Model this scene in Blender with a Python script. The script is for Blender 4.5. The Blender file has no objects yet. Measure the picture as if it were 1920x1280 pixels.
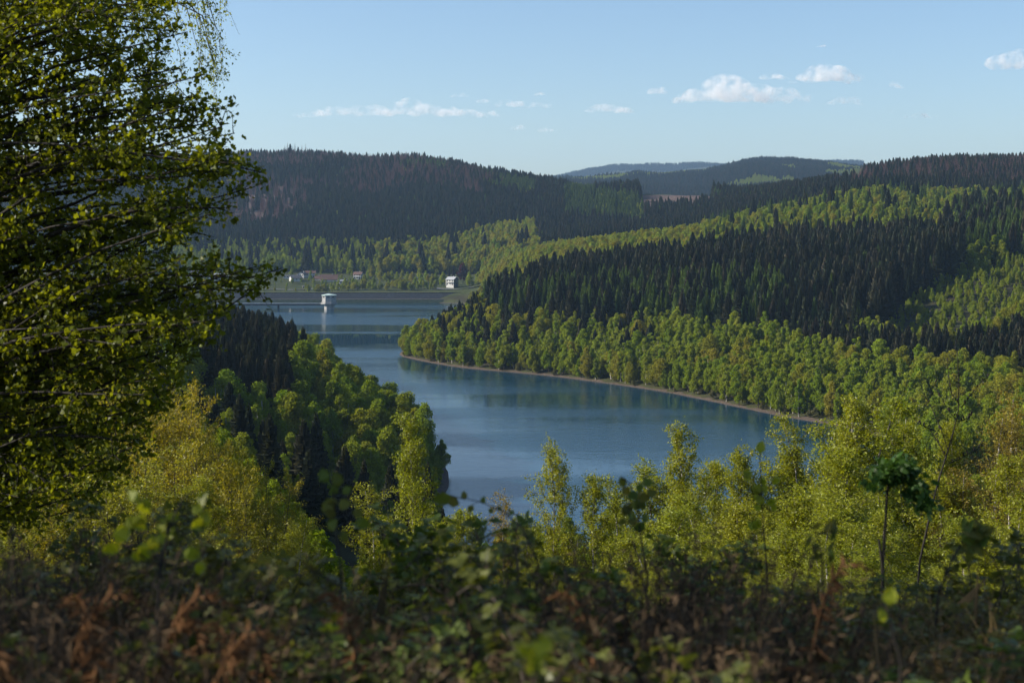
import bpy, math, random
import numpy as np
from mathutils import Vector

# ------------------------------------------------------------------ camera, sky, sun, exposure
scene = bpy.context.scene
COL = scene.collection
F = 2667.0          # focal length in photograph pixels (50 mm lens on 1920 px)
YH = 422.0          # photograph row of the eye level
EYE = 74.0          # eye height above the lake (m)
SUN_AZ = math.radians(91)    # sun stands to the left of the view direction
SUN_EL = math.radians(29)
HAZE = 4.8e-5
CLOUD = 0.022

cam_d = bpy.data.cameras.new('camera')
cam = bpy.data.objects.new('camera', cam_d)
COL.objects.link(cam)
cam.location = (0, 0, EYE)
cam.rotation_euler = (math.radians(90), 0, 0)
cam_d.sensor_width = 36
cam_d.lens = 50
cam_d.shift_y = -(640 - YH) / 1920
cam_d.clip_start = 0.05
cam_d.clip_end = 60000
cam_d.dof.use_dof = True
cam_d.dof.focus_distance = 120
cam_d.dof.aperture_fstop = 3.5
scene.camera = cam

world = bpy.data.worlds.new('World')
scene.world = world
world.use_nodes = True
wn = world.node_tree.nodes
bg = wn['Background']
sky = wn.new('ShaderNodeTexSky')
sky.sky_type = 'NISHITA'
sky.sun_disc = False
sky.sun_elevation = SUN_EL
sky.sun_rotation = -SUN_AZ
sky.altitude = 400
sky.air_density = 1.0
sky.dust_density = 1.2
sky.ozone_density = 3.2
world.node_tree.links.new(sky.outputs[0], bg.inputs[0])
bg.inputs[1].default_value = 0.092

sun_dir = Vector((-math.sin(SUN_AZ) * math.cos(SUN_EL), math.cos(SUN_AZ) * math.cos(SUN_EL), math.sin(SUN_EL)))
sun_d = bpy.data.lights.new('sun', 'SUN')
sun_d.energy = 5.0
sun_d.angle = math.radians(0.5)
sun_d.color = (1.0, 0.92, 0.79)
sun = bpy.data.objects.new('sun', sun_d)
sun.rotation_euler = sun_dir.to_track_quat('Z', 'Y').to_euler()
sun.location = (-300, 100, 400)
COL.objects.link(sun)

scene.view_settings.view_transform = 'Standard'
scene.view_settings.look = 'None'
scene.view_settings.exposure = 0.85
scene.view_settings.gamma = 1
scene.view_settings.use_curve_mapping = False
cy = scene.cycles
cy.use_denoising = True
cy.max_bounces = 5
cy.diffuse_bounces = 2
cy.glossy_bounces = 2
cy.transmission_bounces = 3
cy.transparent_max_bounces = 8
cy.volume_bounces = 2
cy.sample_clamp_indirect = 3
cy.use_adaptive_sampling = True
cy.adaptive_threshold = 0.02
cy.caustics_reflective = False
cy.caustics_refractive = False

# ------------------------------------------------------------------ helpers
def ztop(row, Y):
    return EYE - (row - YH) * Y / F
def xat(px, Y):
    return (px - 960) / F * Y
def P(px, row, Y):
    return np.array([xat(px, Y), Y, ztop(row, Y)])

class MB:
    """collects polygons and links them as one mesh"""
    def __init__(s):
        s.v = []; s.n = 0; s.loops = []; s.tot = []; s.mi = []; s.sm = []
    def faces(s, V, Fc, mi=0, smooth=False):
        V = np.asarray(V, float).reshape(-1, 3); Fc = np.asarray(Fc, int)
        s.v.append(V); s.loops.append((Fc + s.n).ravel())
        s.tot.append(np.full(len(Fc), Fc.shape[1])); s.mi.append(np.full(len(Fc), mi)); s.sm.append(np.full(len(Fc), smooth))
        s.n += len(V)
    def polys(s, V, mi=0):                      # V (n,k,3): n separate k-gons
        n, k = V.shape[:2]
        s.faces(V.reshape(-1, 3), np.arange(n * k).reshape(n, k), mi)
    def tube(s, pts, rad, sides=5, mi=0, cap=False):
        pts = np.asarray(pts, float); rad = np.asarray(rad, float) * np.ones(len(pts))
        d = np.gradient(pts, axis=0); d /= np.linalg.norm(d, axis=1)[:, None] + 1e-9
        ref = np.array([0.31, 0.17, 0.93]) if abs(d[0][2]) < 0.8 else np.array([1, 0.13, 0.07])
        u = np.cross(d, ref); u /= np.linalg.norm(u, axis=1)[:, None] + 1e-9
        w = np.cross(d, u)
        a = np.arange(sides) * 2 * math.pi / sides
        V = pts[:, None] + rad[:, None, None] * (np.cos(a)[None, :, None] * u[:, None] + np.sin(a)[None, :, None] * w[:, None])
        i = np.arange(len(pts) - 1)[:, None] * sides; j = np.arange(sides)[None]; jn = (j + 1) % sides
        Fc = np.stack([i + j, i + jn, i + sides + jn, i + sides + j], -1).reshape(-1, 4)
        s.faces(V, Fc, mi, True)
        if cap:
            e = (len(pts) - 1) * sides
            s.loops.append(np.arange(sides) + e + s.n - len(pts) * sides); s.tot.append(np.array([sides])); s.mi.append(np.array([mi])); s.sm.append(np.array([False]))
    def box(s, c, size, rz=0, mi=0):
        x, y, z = np.array(size) / 2
        V = np.array([[a, b, d] for d in (-z, z) for b in (-y, y) for a in (-x, x)])
        c_, s_ = math.cos(rz), math.sin(rz)
        V = np.stack([V[:, 0] * c_ - V[:, 1] * s_, V[:, 0] * s_ + V[:, 1] * c_, V[:, 2]], 1) + np.array(c)
        s.faces(V, [[0, 2, 3, 1], [4, 5, 7, 6], [0, 1, 5, 4], [2, 6, 7, 3], [0, 4, 6, 2], [1, 3, 7, 5]], mi)
    def mesh(s, name, mats):
        me = bpy.data.meshes.new(name)
        V = np.concatenate(s.v); L = np.concatenate(s.loops); T = np.concatenate(s.tot)
        me.vertices.add(len(V)); me.vertices.foreach_set('co', V.ravel().astype(np.float32))
        me.loops.add(len(L)); me.loops.foreach_set('vertex_index', L.astype(np.int32))
        me.polygons.add(len(T)); st = np.concatenate([[0], np.cumsum(T)[:-1]])
        me.polygons.foreach_set('loop_start', st.astype(np.int32)); me.polygons.foreach_set('loop_total', T.astype(np.int32))
        me.polygons.foreach_set('material_index', np.concatenate(s.mi).astype(np.int32))
        me.polygons.foreach_set('use_smooth', np.concatenate(s.sm).astype(bool))
        for m in mats: me.materials.append(m)
        me.update(calc_edges=True)
        return me
    def build(s, name, mats, parent=None):
        if not isinstance(mats, (list, tuple)): mats = [mats]
        return link(name, s.mesh(name, mats), parent)

def link(name, data, parent=None):
    o = bpy.data.objects.new(name, data); COL.objects.link(o)
    if parent: o.parent = parent
    return o
def tag(o, label=None, cat=None, group=None, kind=None):
    if label: o['label'] = label
    if cat: o['category'] = cat
    if group: o['group'] = group
    if kind: o['kind'] = kind
    return o
def empty(name, loc=(0, 0, 0), rz=0):
    o = bpy.data.objects.new(name, None); COL.objects.link(o)
    o.location = loc; o.rotation_euler = (0, 0, rz); o.empty_display_size = 0.5
    return o
def norm(v):
    return v / (np.linalg.norm(v, axis=-1, keepdims=True) + 1e-9)

# card templates (x along the leaf, y across, z out of plane)
T_TRI = np.array([[-.5, -.4, 0], [.5, -.3, 0], [0.05, .6, 0]])
T_QUAD = np.array([[-.5, -.35, 0], [.1, -.5, .06], [.5, .1, 0], [-.1, .5, .06]])
T_LEAF = np.array([[0, 0, 0], [.35, -.3, .05], [1, 0, -.06], [.35, .3, .05]])
T_OVAL = np.array([[0, 0, 0], [.3, -.3, .06], [.7, -.26, .05], [1.0, 0, -.08], [.7, .26, .05], [.3, .3, .06]])
T_MAPLE = np.array([[0, 0, 0], [.10, -.44, .10], [.46, -.30, .04], [.70, -.42, .05], [1.05, 0, -.14], [.70, .42, .05], [.46, .30, .04], [.10, .44, .10]])
def cards(rng, pos, size, T, direction=None, normal=None, jd=0.6, jn=0.6):
    n = len(pos)
    nn = norm(rng.normal(size=(n, 3)) * jn + (0 if normal is None else normal)) if normal is not None else norm(rng.normal(size=(n, 3)))
    dd = rng.normal(size=(n, 3)) * (jd if direction is not None else 1.0) + (0 if direction is None else direction)
    dd = norm(dd - nn * np.sum(dd * nn, 1, keepdims=True))
    w = np.cross(nn, dd)
    s = np.asarray(size) * np.ones(n)
    return pos[:, None] + s[:, None, None] * (T[None, :, 0, None] * dd[:, None] + T[None, :, 1, None] * w[:, None] + T[None, :, 2, None] * nn[:, None])

# value noise in numpy
_tab = np.random.default_rng(7).random((256, 256))
def vnoise(x, y):
    xi = np.floor(x).astype(int); yi = np.floor(y).astype(int); fx = x - xi; fy = y - yi
    fx = fx * fx * (3 - 2 * fx); fy = fy * fy * (3 - 2 * fy)
    g = lambda a, b: _tab[a % 256, b % 256]
    return (g(xi, yi) * (1 - fx) + g(xi + 1, yi) * fx) * (1 - fy) + (g(xi, yi + 1) * (1 - fx) + g(xi + 1, yi + 1) * fx) * fy - 0.5
def fbm(x, y, o=4):
    r = 0; a = 1.0
    for k in range(o):
        r = r + a * vnoise(x * 2 ** k + 17.3 * k, y * 2 ** k + 5.1 * k); a *= .5
    return r

# ------------------------------------------------------------------ materials
def new_mat(name):
    m = bpy.data.materials.new(name); m.use_nodes = True
    nt = m.node_tree; nt.nodes.clear()
    out = nt.nodes.new('ShaderNodeOutputMaterial')
    return m, nt, out
def ramp(nt, cols, fac, pos=None):
    r = nt.nodes.new('ShaderNodeValToRGB'); e = r.color_ramp.elements
    while len(e) < len(cols): e.new(0.5)
    for i, c in enumerate(cols):
        e[i].position = pos[i] if pos else i / max(1, len(cols) - 1); e[i].color = (*c, 1)
    nt.links.new(fac, r.inputs[0]); return r.outputs[0]
def mul(nt, col, fac, lo, hi):
    mr = nt.nodes.new('ShaderNodeMapRange'); mr.inputs[3].default_value = lo; mr.inputs[4].default_value = hi
    nt.links.new(fac, mr.inputs[0])
    v = nt.nodes.new('ShaderNodeVectorMath'); v.operation = 'SCALE'
    nt.links.new(col, v.inputs[0]); nt.links.new(mr.outputs[0], v.inputs['Scale']); return v.outputs[0]
def leaf_mat(name, cols, transl=0.35, spec=0.0, var=(0.65, 1.35), island=True, tcol=(1.25, 1.2, 0.5), patch=0.0):
    m, nt, out = new_mat(name); N = nt.nodes; L = nt.links
    oi = N.new('ShaderNodeObjectInfo'); geo = N.new('ShaderNodeNewGeometry')
    fac = oi.outputs['Random']
    if patch:
        nz = N.new('ShaderNodeTexNoise'); nz.inputs['Scale'].default_value = patch; nz.inputs['Detail'].default_value = 1
        L.new(geo.outputs['Position'], nz.inputs['Vector']); fac = nz.outputs[0]
    c = ramp(nt, cols, fac)
    if island: c = mul(nt, c, geo.outputs['Random Per Island'], *var)
    t = N.new('ShaderNodeBsdfTranslucent')
    tc = N.new('ShaderNodeVectorMath'); tc.operation = 'MULTIPLY'; tc.inputs[1].default_value = tcol
    L.new(c, tc.inputs[0]); L.new(tc.outputs[0], t.inputs[0])
    if spec:
        d = N.new('ShaderNodeBsdfPrincipled'); d.inputs['Roughness'].default_value = 0.42
        d.inputs['Specular IOR Level'].default_value = spec; L.new(c, d.inputs['Base Color'])
    else:
        d = N.new('ShaderNodeBsdfDiffuse'); L.new(c, d.inputs[0])
    mx = N.new('ShaderNodeMixShader'); mx.inputs[0].default_value = transl
    L.new(d.outputs[0], mx.inputs[1]); L.new(t.outputs[0], mx.inputs[2]); L.new(mx.outputs[0], out.inputs[0])
    return m
def plain(name, c1, c2=None, scale=3.0, rough=0.85, detail=4, stretch=(1, 1, 1), bump=0.0, spec=0.3):
    m, nt, out = new_mat(name); N = nt.nodes; L = nt.links
    p = N.new('ShaderNodeBsdfPrincipled'); p.inputs['Roughness'].default_value = rough; p.inputs['Specular IOR Level'].default_value = spec
    g = N.new('ShaderNodeNewGeometry'); mp = N.new('ShaderNodeMapping'); mp.inputs['Scale'].default_value = stretch
    nz = N.new('ShaderNodeTexNoise'); nz.inputs['Scale'].default_value = scale; nz.inputs['Detail'].default_value = detail
    L.new(g.outputs['Position'], mp.inputs[0]); L.new(mp.outputs[0], nz.inputs['Vector'])
    L.new(ramp(nt, [c1, c2 or tuple(x * 1.3 for x in c1)], nz.outputs[0], [0.35, 0.65]), p.inputs['Base Color'])
    if bump:
        b = N.new('ShaderNodeBump'); b.inputs['Strength'].default_value = bump; L.new(nz.outputs[0], b.inputs['Height']); L.new(b.outputs[0], p.inputs['Normal'])
    L.new(p.outputs[0], out.inputs[0]); return m

M = {}
M['spruce'] = leaf_mat('spruce_needles', [(.030, .040, .022), (.044, .048, .026), (.058, .050, .032), (.034, .048, .026), (.050, .044, .030)], .15, var=(.55, 1.5))
M['larch'] = leaf_mat('larch_needles', [(.070, .115, .030), (.095, .135, .030), (.080, .125, .034)], .3)
M['dead'] = leaf_mat('dead_spruce_twigs', [(.190, .105, .095), (.220, .115, .095), (.165, .105, .10)], .05, tcol=(1, 1, 1))
M['broad'] = leaf_mat('broadleaf_foliage', [(.138, .205, .018), (.182, .235, .020), (.200, .230, .022), (.148, .215, .020), (.195, .208, .024), (.165, .225, .018)], .48)
M['light'] = leaf_mat('pale_spring_foliage', [(.185, .240, .030), (.218, .250, .032), (.195, .250, .032), (.220, .235, .036)], .48)
M['oak'] = leaf_mat('bronze_spring_foliage', [(.205, .212, .024), (.220, .200, .030), (.192, .208, .022), (.215, .216, .024)], .48)
M['rowan'] = leaf_mat('rowan_foliage', [(.040, .085, .016), (.050, .095, .018)], .35, spec=.15)
M['willow'] = leaf_mat('grey_willow_foliage', [(.120, .115, .055), (.135, .130, .060), (.110, .120, .050)], .35)
M['copper'] = leaf_mat('copper_beech_foliage', [(.075, .022, .026), (.075, .022, .026)], .3, tcol=(1.2, .6, .6))
M['birch'] = leaf_mat('birch_foliage', [(.195, .228, .016), (.228, .238, .016), (.205, .238, .018)], .5, spec=.35, tcol=(1.35, 1.25, .35))
M['maple'] = leaf_mat('maple_foliage', [(.088, .122, .012), (.112, .134, .012)], .6, spec=.2, tcol=(1.5, 1.3, .3))
M['bramble'] = leaf_mat('bramble_foliage', [(.085, .100, .020), (.120, .110, .024), (.095, .125, .022), (.07, .105, .02)], .4, spec=.2)
M['dryleaf'] = leaf_mat('withered_fern_fronds', [(.13, .065, .030), (.10, .055, .028)], .2, tcol=(1, 1, 1))
M['heather'] = leaf_mat('heather_twigs', [(.105, .070, .042), (.125, .085, .050), (.085, .062, .040)], .1, tcol=(1, 1, 1))
M['grass'] = leaf_mat('grass_blades', [(.06, .075, .018), (.10, .085, .030)], .3)
M['drygrass'] = leaf_mat('dry_grass_blades', [(.16, .115, .055), (.12, .08, .04)], .2, tcol=(1, 1, 1))
M['bark'] = plain('bark', (.035, .028, .020), (.075, .06, .045), 8, bump=.4)
M['darkbark'] = plain('dark_bark', (.012, .010, .008), (.030, .024, .019), 10, bump=.4)
M['birchbark'] = plain('birch_bark', (.10, .085, .07), (.50, .46, .40), 6, stretch=(.4, .4, 3))
M['floor'] = None

# ------------------------------------------------------------------ terrain
NEAR = [(-60, 72.8), (-10, 72.5), (0, 72.35), (3, 72.25), (6, 71.95), (10, 71.1), (20, 67.6)]
TAIL = lambda a, b, c: [(3000, a), (4500, b), (6500, b - 40), (9000, c), (9600, c - 60)]
COLS = [
 (-2600, [(50, 62), (100, 56), (300, 48), (600, 45), (1000, 50), (1500, 70), (2200, 110)] + TAIL(130, 150, 260)),
 (-900,  [(50, 60), (100, 55), (300, 44), (600, 42), (1000, 40), (1500, 50), (2200, 130)] + TAIL(140, 150, 260)),
 (0,     [(50, 58.5), (100, 51), (200, 42), (300, 36), (420, 34), (560, 32), (700, 22), (850, 10), (1000, 8), (1250, 8), (1400, 12), (1560, 27), (1700, 45), (2000, 100), (2300, 160), (2450, 172)] + TAIL(120, 120, 260)),
 (300,   [(50, 58.0), (100, 49), (200, 38), (300, 30), (420, 29), (520, 29), (600, 24), (700, 15), (800, 3), (1000, 2), (1400, 11), (1500, 18), (1560, 25), (1700, 45), (2000, 100), (2300, 160), (2450, 172)] + TAIL(120, 120, 260)),
 (450,   [(50, 57.5), (90, 50), (150, 40), (220, 31), (300, 22), (350, 19), (420, 22), (500, 24), (570, 19), (680, 9), (800, 2), (1000, 2), (1400, 10), (1500, 18), (1560, 25), (1700, 45), (2000, 100), (2300, 164), (2450, 182)] + TAIL(120, 120, 260)),
 (600,   [(50, 57), (80, 49), (120, 40), (200, 25), (260, 15), (300, 13), (350, 15), (430, 18), (520, 14), (620, 9), (700, 5), (760, 1), (1000, 1), (1400, 9), (1480, 17), (1560, 24), (1700, 45), (2000, 100), (2300, 164), (2430, 182)] + TAIL(120, 120, 260)),
 (700,   [(50, 56), (80, 47), (120, 37), (180, 24), (250, 12), (300, 9), (350, 11), (420, 14), (500, 9), (585, 1), (1000, 1), (1400, 9), (1480, 16), (1560, 24), (1700, 45), (2000, 98), (2280, 158), (2400, 171)] + TAIL(120, 130, 280)),
 (800,   [(50, 55.5), (80, 46), (120, 36), (180, 22), (250, 9), (310, 5), (370, 6), (430, 4), (480, 1), (800, 1), (1000, 1), (1400, 10), (1480, 16), (1560, 24), (1700, 46), (2000, 100), (2250, 155), (2380, 170)] + TAIL(120, 140, 300)),
 (880,   [(50, 55.5), (80, 46), (120, 35), (180, 20), (250, 8), (345, 1), (735, 1), (800, 9), (900, 15), (1000, 11), (1120, 5), (1250, 6), (1400, 12), (1500, 18), (1580, 28), (1700, 50), (2000, 100), (2200, 143), (2320, 153)] + TAIL(120, 165, 320)),
 (1000,  [(50, 55.5), (80, 46), (120, 35), (180, 20), (250, 8), (320, 1), (705, 1), (770, 12), (850, 24), (950, 28), (1100, 28), (1250, 35), (1400, 36), (1550, 42), (1680, 54), (1900, 90), (2100, 125), (2220, 133)] + TAIL(110, 190, 340)),
 (1040,  [(50, 55.5), (80, 46), (120, 35), (180, 20), (250, 8), (318, 1), (690, 1), (770, 14), (850, 26), (950, 31), (1100, 33), (1250, 40), (1400, 41), (1550, 45), (1680, 55), (1900, 90), (2100, 120), (2200, 127)] + TAIL(110, 198, 360)),
 (1130,  [(50, 55.5), (80, 46), (120, 35), (180, 20), (250, 8), (312, 1), (665, 1), (760, 16), (850, 29), (950, 37), (1100, 42), (1250, 50), (1400, 49), (1550, 50), (1700, 58), (1900, 92), (2080, 112), (2200, 112)] + TAIL(110, 208, 418)),
 (1200,  [(50, 55.5), (80, 46), (120, 35), (180, 20), (250, 8), (310, 1), (645, 1), (750, 17), (850, 31), (950, 39), (1100, 47), (1250, 56), (1400, 53), (1550, 52), (1700, 60), (1850, 90), (2000, 118), (2150, 113)] + TAIL(110, 216, 428)),
 (1320,  [(50, 55.5), (80, 46), (120, 35), (180, 20), (250, 9), (322, 1), (600, 1), (700, 16), (820, 32), (950, 43), (1100, 54), (1270, 64), (1420, 62), (1550, 62), (1700, 74), (1850, 95), (1960, 115), (2150, 105)] + TAIL(105, 226, 438)),
 (1420,  [(50, 55.5), (80, 46), (120, 35), (180, 21), (250, 10), (335, 1), (565, 1), (680, 17), (800, 32), (950, 46), (1100, 59), (1300, 73), (1450, 74), (1600, 82), (1750, 98), (1850, 106), (2050, 100)] + TAIL(110, 258, 430)),
 (1540,  [(50, 55.5), (80, 46.5), (120, 36), (180, 23), (250, 12), (370, 1), (535, 1), (620, 11), (700, 21), (800, 33), (950, 49), (1100, 66), (1320, 85), (1480, 88), (1600, 100), (1720, 112), (1850, 114), (2050, 110)] + TAIL(120, 246, 452)),
 (1640,  [(50, 55.5), (80, 47), (120, 37), (180, 25), (250, 15), (420, 1.2), (500, 1.2), (600, 11), (700, 23), (800, 35), (950, 52), (1100, 70), (1350, 94), (1500, 100), (1620, 111), (1800, 128), (1950, 134), (2150, 125)] + TAIL(130, 230, 440)),
 (1800,  [(50, 56), (80, 47.5), (120, 38), (180, 27), (250, 18), (400, 4), (490, 3.5), (530, 7), (600, 15), (700, 27), (800, 42), (950, 56), (1100, 70), (1350, 88), (1500, 96), (1650, 112), (1850, 140), (2000, 151), (2200, 140)] + TAIL(140, 210, 440)),
 (1920,  [(50, 56), (80, 48), (120, 39), (180, 29), (250, 21), (400, 8), (480, 6), (540, 9), (600, 15), (700, 27), (800, 43), (950, 60), (1100, 73), (1350, 88), (1500, 97), (1650, 113), (1850, 140), (2000, 152), (2200, 142)] + TAIL(140, 200, 440)),
 (2500,  [(50, 57), (100, 46), (250, 28), (400, 18), (600, 28), (800, 50), (1100, 80), (1500, 105), (2000, 150), (2300, 140)] + TAIL(140, 200, 420)),
 (4500,  [(50, 60), (100, 54), (250, 46), (400, 44), (600, 55), (800, 70), (1100, 90), (1500, 110), (2000, 150), (2300, 140)] + TAIL(140, 200, 420)),
]
def pchip(x, y, q):
    x = np.asarray(x, float); y = np.asarray(y, float)
    h = np.diff(x); d = np.diff(y) / h
    m = np.zeros_like(y); m[0] = d[0]; m[-1] = d[-1]
    for i in range(1, len(x) - 1):
        if d[i - 1] * d[i] > 0:
            w1 = 2 * h[i] + h[i - 1]; w2 = h[i] + 2 * h[i - 1]
            m[i] = (w1 + w2) / (w1 / d[i - 1] + w2 / d[i])
    k = np.clip(np.searchsorted(x, q) - 1, 0, len(x) - 2)
    t = np.clip((q - x[k]) / h[k], 0, 1)
    return (2*t**3-3*t**2+1)*y[k] + (t**3-2*t**2+t)*h[k]*m[k] + (-2*t**3+3*t**2)*y[k+1] + (t**3-t**2)*h[k]*m[k+1]
G = lambda Y: np.log(np.asarray(Y, float) + 80.0)
_gy = np.linspace(G(-60), G(9600), 900)
_prof = np.array([pchip(G([p[0] for p in NEAR + c]), [p[1] for p in NEAR + c], _gy) for _, c in COLS])
_px = np.arange(-2600, 4501, 10.0)
_tabz = np.stack([pchip([c[0] for c in COLS], _prof[:, i], _px) for i in range(len(_gy))], 1)
for _ in range(6):                                    # soften the creases between the columns
    _tabz[1:-1] = (_tabz[:-2] + 2 * _tabz[1:-1] + _tabz[2:]) / 4

SHORE = [(-68,815),(-49,774),(-25,736),(-1,717),(23,695),(49,660),(68.5,632),(86,594),(104,551),(116,533),(126,515),(130,480),(122,430),(95,378),
         (60,338),(28,312),(0,318),(-20,340),(-20,368),(-18,400),(-20,435),(-29,482),(-42,525),(-51,562),(-64,612),(-80,672),(-104,748),(-126,805),(-152,838),(-190,815),
         (-235,840),(-262,980),(-292,1180),(-318,1362),(-36,1362),(-32,1280),(-30,1120),(-38,980),(-56,880)]
def chaikin(p, n):
    p = np.array(p, float)
    for _ in range(n):
        q = np.roll(p, -1, 0); p = np.stack([.75 * p + .25 * q, .25 * p + .75 * q], 1).reshape(-1, 2)
    return p
SH = chaikin(SHORE, 2)
def shore_sd(X, Y):                                   # positive on land
    X = np.asarray(X, float); Y = np.asarray(Y, float)
    d2 = np.full(X.shape, 1e18); ins = np.zeros(X.shape, bool)
    for a, b in zip(SH, np.roll(SH, -1, 0)):
        e = b - a; t = np.clip(((X - a[0]) * e[0] + (Y - a[1]) * e[1]) / (e @ e), 0, 1)
        d2 = np.minimum(d2, (X - a[0] - t * e[0]) ** 2 + (Y - a[1] - t * e[1]) ** 2)
        c = (a[1] > Y) != (b[1] > Y)
        ins ^= c & (X < (b[0] - a[0]) * (Y - a[1]) / (b[1] - a[1] + 1e-12) + a[0])
    return np.where(ins, -1, 1) * np.sqrt(d2)
def height(X, Y):
    X = np.asarray(X, float); Y = np.asarray(Y, float)
    px = np.clip(960 + F * X / np.maximum(Y, 25), -2600, 4499)
    gi = (G(np.clip(Y, -60, 9599)) - _gy[0]) / (_gy[1] - _gy[0]); pi = (px + 2600) / 10
    a = np.clip(pi.astype(int), 0, len(_px) - 2); b = np.clip(gi.astype(int), 0, len(_gy) - 2); fa = pi - a; fb = gi - b
    z = (_tabz[a, b] * (1 - fa) + _tabz[a + 1, b] * fa) * (1 - fb) + (_tabz[a, b + 1] * (1 - fa) + _tabz[a + 1, b + 1] * fa) * fb
    amp = np.clip((Y - 150) / 900, 0, 1) * 7 + np.clip((Y - 2500) / 3000, 0, 1) * 22
    z = z + amp * fbm(X / 160, Y / 160, 4) + np.clip((np.abs(Y) + 2) / 60, .02, 1) * .5 * fbm(X / 9, Y / 9, 3)
    m = (Y > 250) & (Y < 1700)
    sd = np.full(X.shape, 400.0)
    if m.any(): sd[m] = shore_sd(X[m], Y[m])
    t = np.clip(sd / 45, 0, 1); t = t * t * (3 - 2 * t)
    bank = 0.10 + np.clip(sd, 0, 3) * (.30 + .25 * vnoise(X / 22, Y / 22)) + np.clip(sd - 3, 0, 200) * .16 + .25 * fbm(X / 6, Y / 6, 2)
    z = np.where(sd > 0, np.maximum(z, .4) * t + bank * (1 - t), np.maximum(-8, sd * .25) + .1)
    return z

u = np.concatenate([np.linspace(-1.7, -.47, 36)[:-1], np.linspace(-.47, .47, 330), np.linspace(.47, 1.7, 36)[1:]])
ys = np.concatenate([np.linspace(-40, 30, 60)[:-1], np.geomspace(30, 300, 70)[:-1], np.geomspace(300, 1450, 280)[:-1], np.geomspace(1450, 3000, 90)[:-1], np.geomspace(3000, 9550, 60)])
GX = u[None, :] * (ys[:, None] + 60); GY = np.broadcast_to(ys[:, None], GX.shape)
GZ = height(GX.ravel(), GY.ravel()).reshape(GX.shape)
nr, nc = GX.shape
ii = (np.arange(nr - 1)[:, None] * nc + np.arange(nc - 1)[None]).ravel()
mb = MB(); mb.faces(np.stack([GX, GY, GZ], -1).reshape(-1, 3), np.stack([ii, ii + 1, ii + nc + 1, ii + nc], 1), 0, True)

def ground_material():
    m, nt, out = new_mat('forest_ground'); N = nt.nodes; L = nt.links
    g = N.new('ShaderNodeNewGeometry'); sep = N.new('ShaderNodeSeparateXYZ'); L.new(g.outputs['Position'], sep.inputs[0])
    def noise(s, d=5):
        n = N.new('ShaderNodeTexNoise'); n.inputs['Scale'].default_value = s; n.inputs['Detail'].default_value = d
        L.new(g.outputs['Position'], n.inputs['Vector']); return n.outputs[0]
    n1 = noise(.06); n2 = noise(1.7)
    c1 = ramp(nt, [(.030, .026, .016), (.040, .042, .018), (.055, .062, .022)], n1, [.35, .5, .68])
    grav = ramp(nt, [(.050, .038, .030), (.105, .082, .066)], n2, [.35, .65])
    def mixc(a, b, fac):
        x = N.new('ShaderNodeMix'); x.data_type = 'RGBA'; L.new(fac, x.inputs[0]); L.new(a, x.inputs[6]); L.new(b, x.inputs[7]); return x.outputs[2]
    def math_(op, a, b=None, c=None):
        x = N.new('ShaderNodeMath'); x.operation = op
        for i, q in enumerate((a, b, c)):
            if q is None: continue
            if isinstance(q, (int, float)): x.inputs[i].default_value = q
            else: L.new(q, x.inputs[i])
        return x.outputs[0]
    def step(v, lo, hi):
        x = N.new('ShaderNodeMapRange'); x.interpolation_type = 'SMOOTHSTEP'; x.inputs[1].default_value = lo; x.inputs[2].default_value = hi; L.new(v, x.inputs[0]); return x.outputs[0]
    att = N.new('ShaderNodeAttribute'); att.attribute_name = 'cover'
    sa = N.new('ShaderNodeSeparateColor'); L.new(att.outputs['Color'], sa.inputs[0])
    slash = ramp(nt, [(.050, .034, .030), (.105, .072, .062), (.16, .12, .10)], noise(.35), [.35, .55, .72])
    mead = ramp(nt, [(.024, .036, .012), (.046, .052, .018)], noise(.2), [.35, .65])
    c = mixc(c1, slash, sa.outputs[0]); c = mixc(c, mead, sa.outputs[1])
    zz = math_('ADD', sep.outputs[2], math_('MULTIPLY', math_('SUBTRACT', noise(.11, 4), .5), 1.8))
    c = mixc(grav, c, step(zz, .42, .7))
    p = N.new('ShaderNodeBsdfPrincipled'); p.inputs['Roughness'].default_value = .95; p.inputs['Specular IOR Level'].default_value = .1
    L.new(c, p.inputs['Base Color'])
    b = N.new('ShaderNodeBump'); b.inputs['Strength'].default_value = .5; b.inputs['Distance'].default_value = .3; L.new(n2, b.inputs['Height']); L.new(b.outputs[0], p.inputs['Normal'])
    L.new(p.outputs[0], out.inputs[0]); return m
M['ground'] = ground_material()
ground = mb.build('ground', M['ground']); ground['kind'] = 'structure'

# what grows where: cover zones of the terrain, by polygon in the plan (image column, distance)
def inpoly(x, y, poly):
    ins = np.zeros(np.shape(x), bool); poly = np.array(poly, float)
    for a, b in zip(poly, np.roll(poly, -1, 0)):
        c = (a[1] > y) != (b[1] > y)
        ins ^= c & (x < (b[0] - a[0]) * (y - a[1]) / (b[1] - a[1] + 1e-12) + a[0])
    return ins
def proj(X, Y, Z):
    return 960 + F * X / np.maximum(Y, 1), YH + F * (EYE - Z) / np.maximum(Y, 1)
SLASH = [[(1200, 366), (1330, 362), (1345, 385), (1300, 400), (1205, 398)], [(1560, 346), (1720, 340), (1730, 356), (1560, 362)], [(430, 345), (545, 350), (590, 400), (500, 430), (420, 425)]]
_gpx, _grow = proj(GX.ravel(), GY.ravel(), GZ.ravel())
cov = np.zeros((nr * nc, 4), np.float32); cov[:, 3] = 1
_far = GY.ravel() > 1500
for s_ in SLASH: cov[:, 0] = np.maximum(cov[:, 0], (inpoly(_gpx, _grow, s_) & _far).astype(float))
_mead = (GY.ravel() > 1366) & (GY.ravel() < 1530) & (_gpx > 300) & (_gpx < 905)
_mead |= (GY.ravel() > 1850) & (GY.ravel() < 2050) & (_gpx > 1200) & (_gpx < 1340) & (_grow < 366)
cov[:, 1] = _mead
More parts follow.
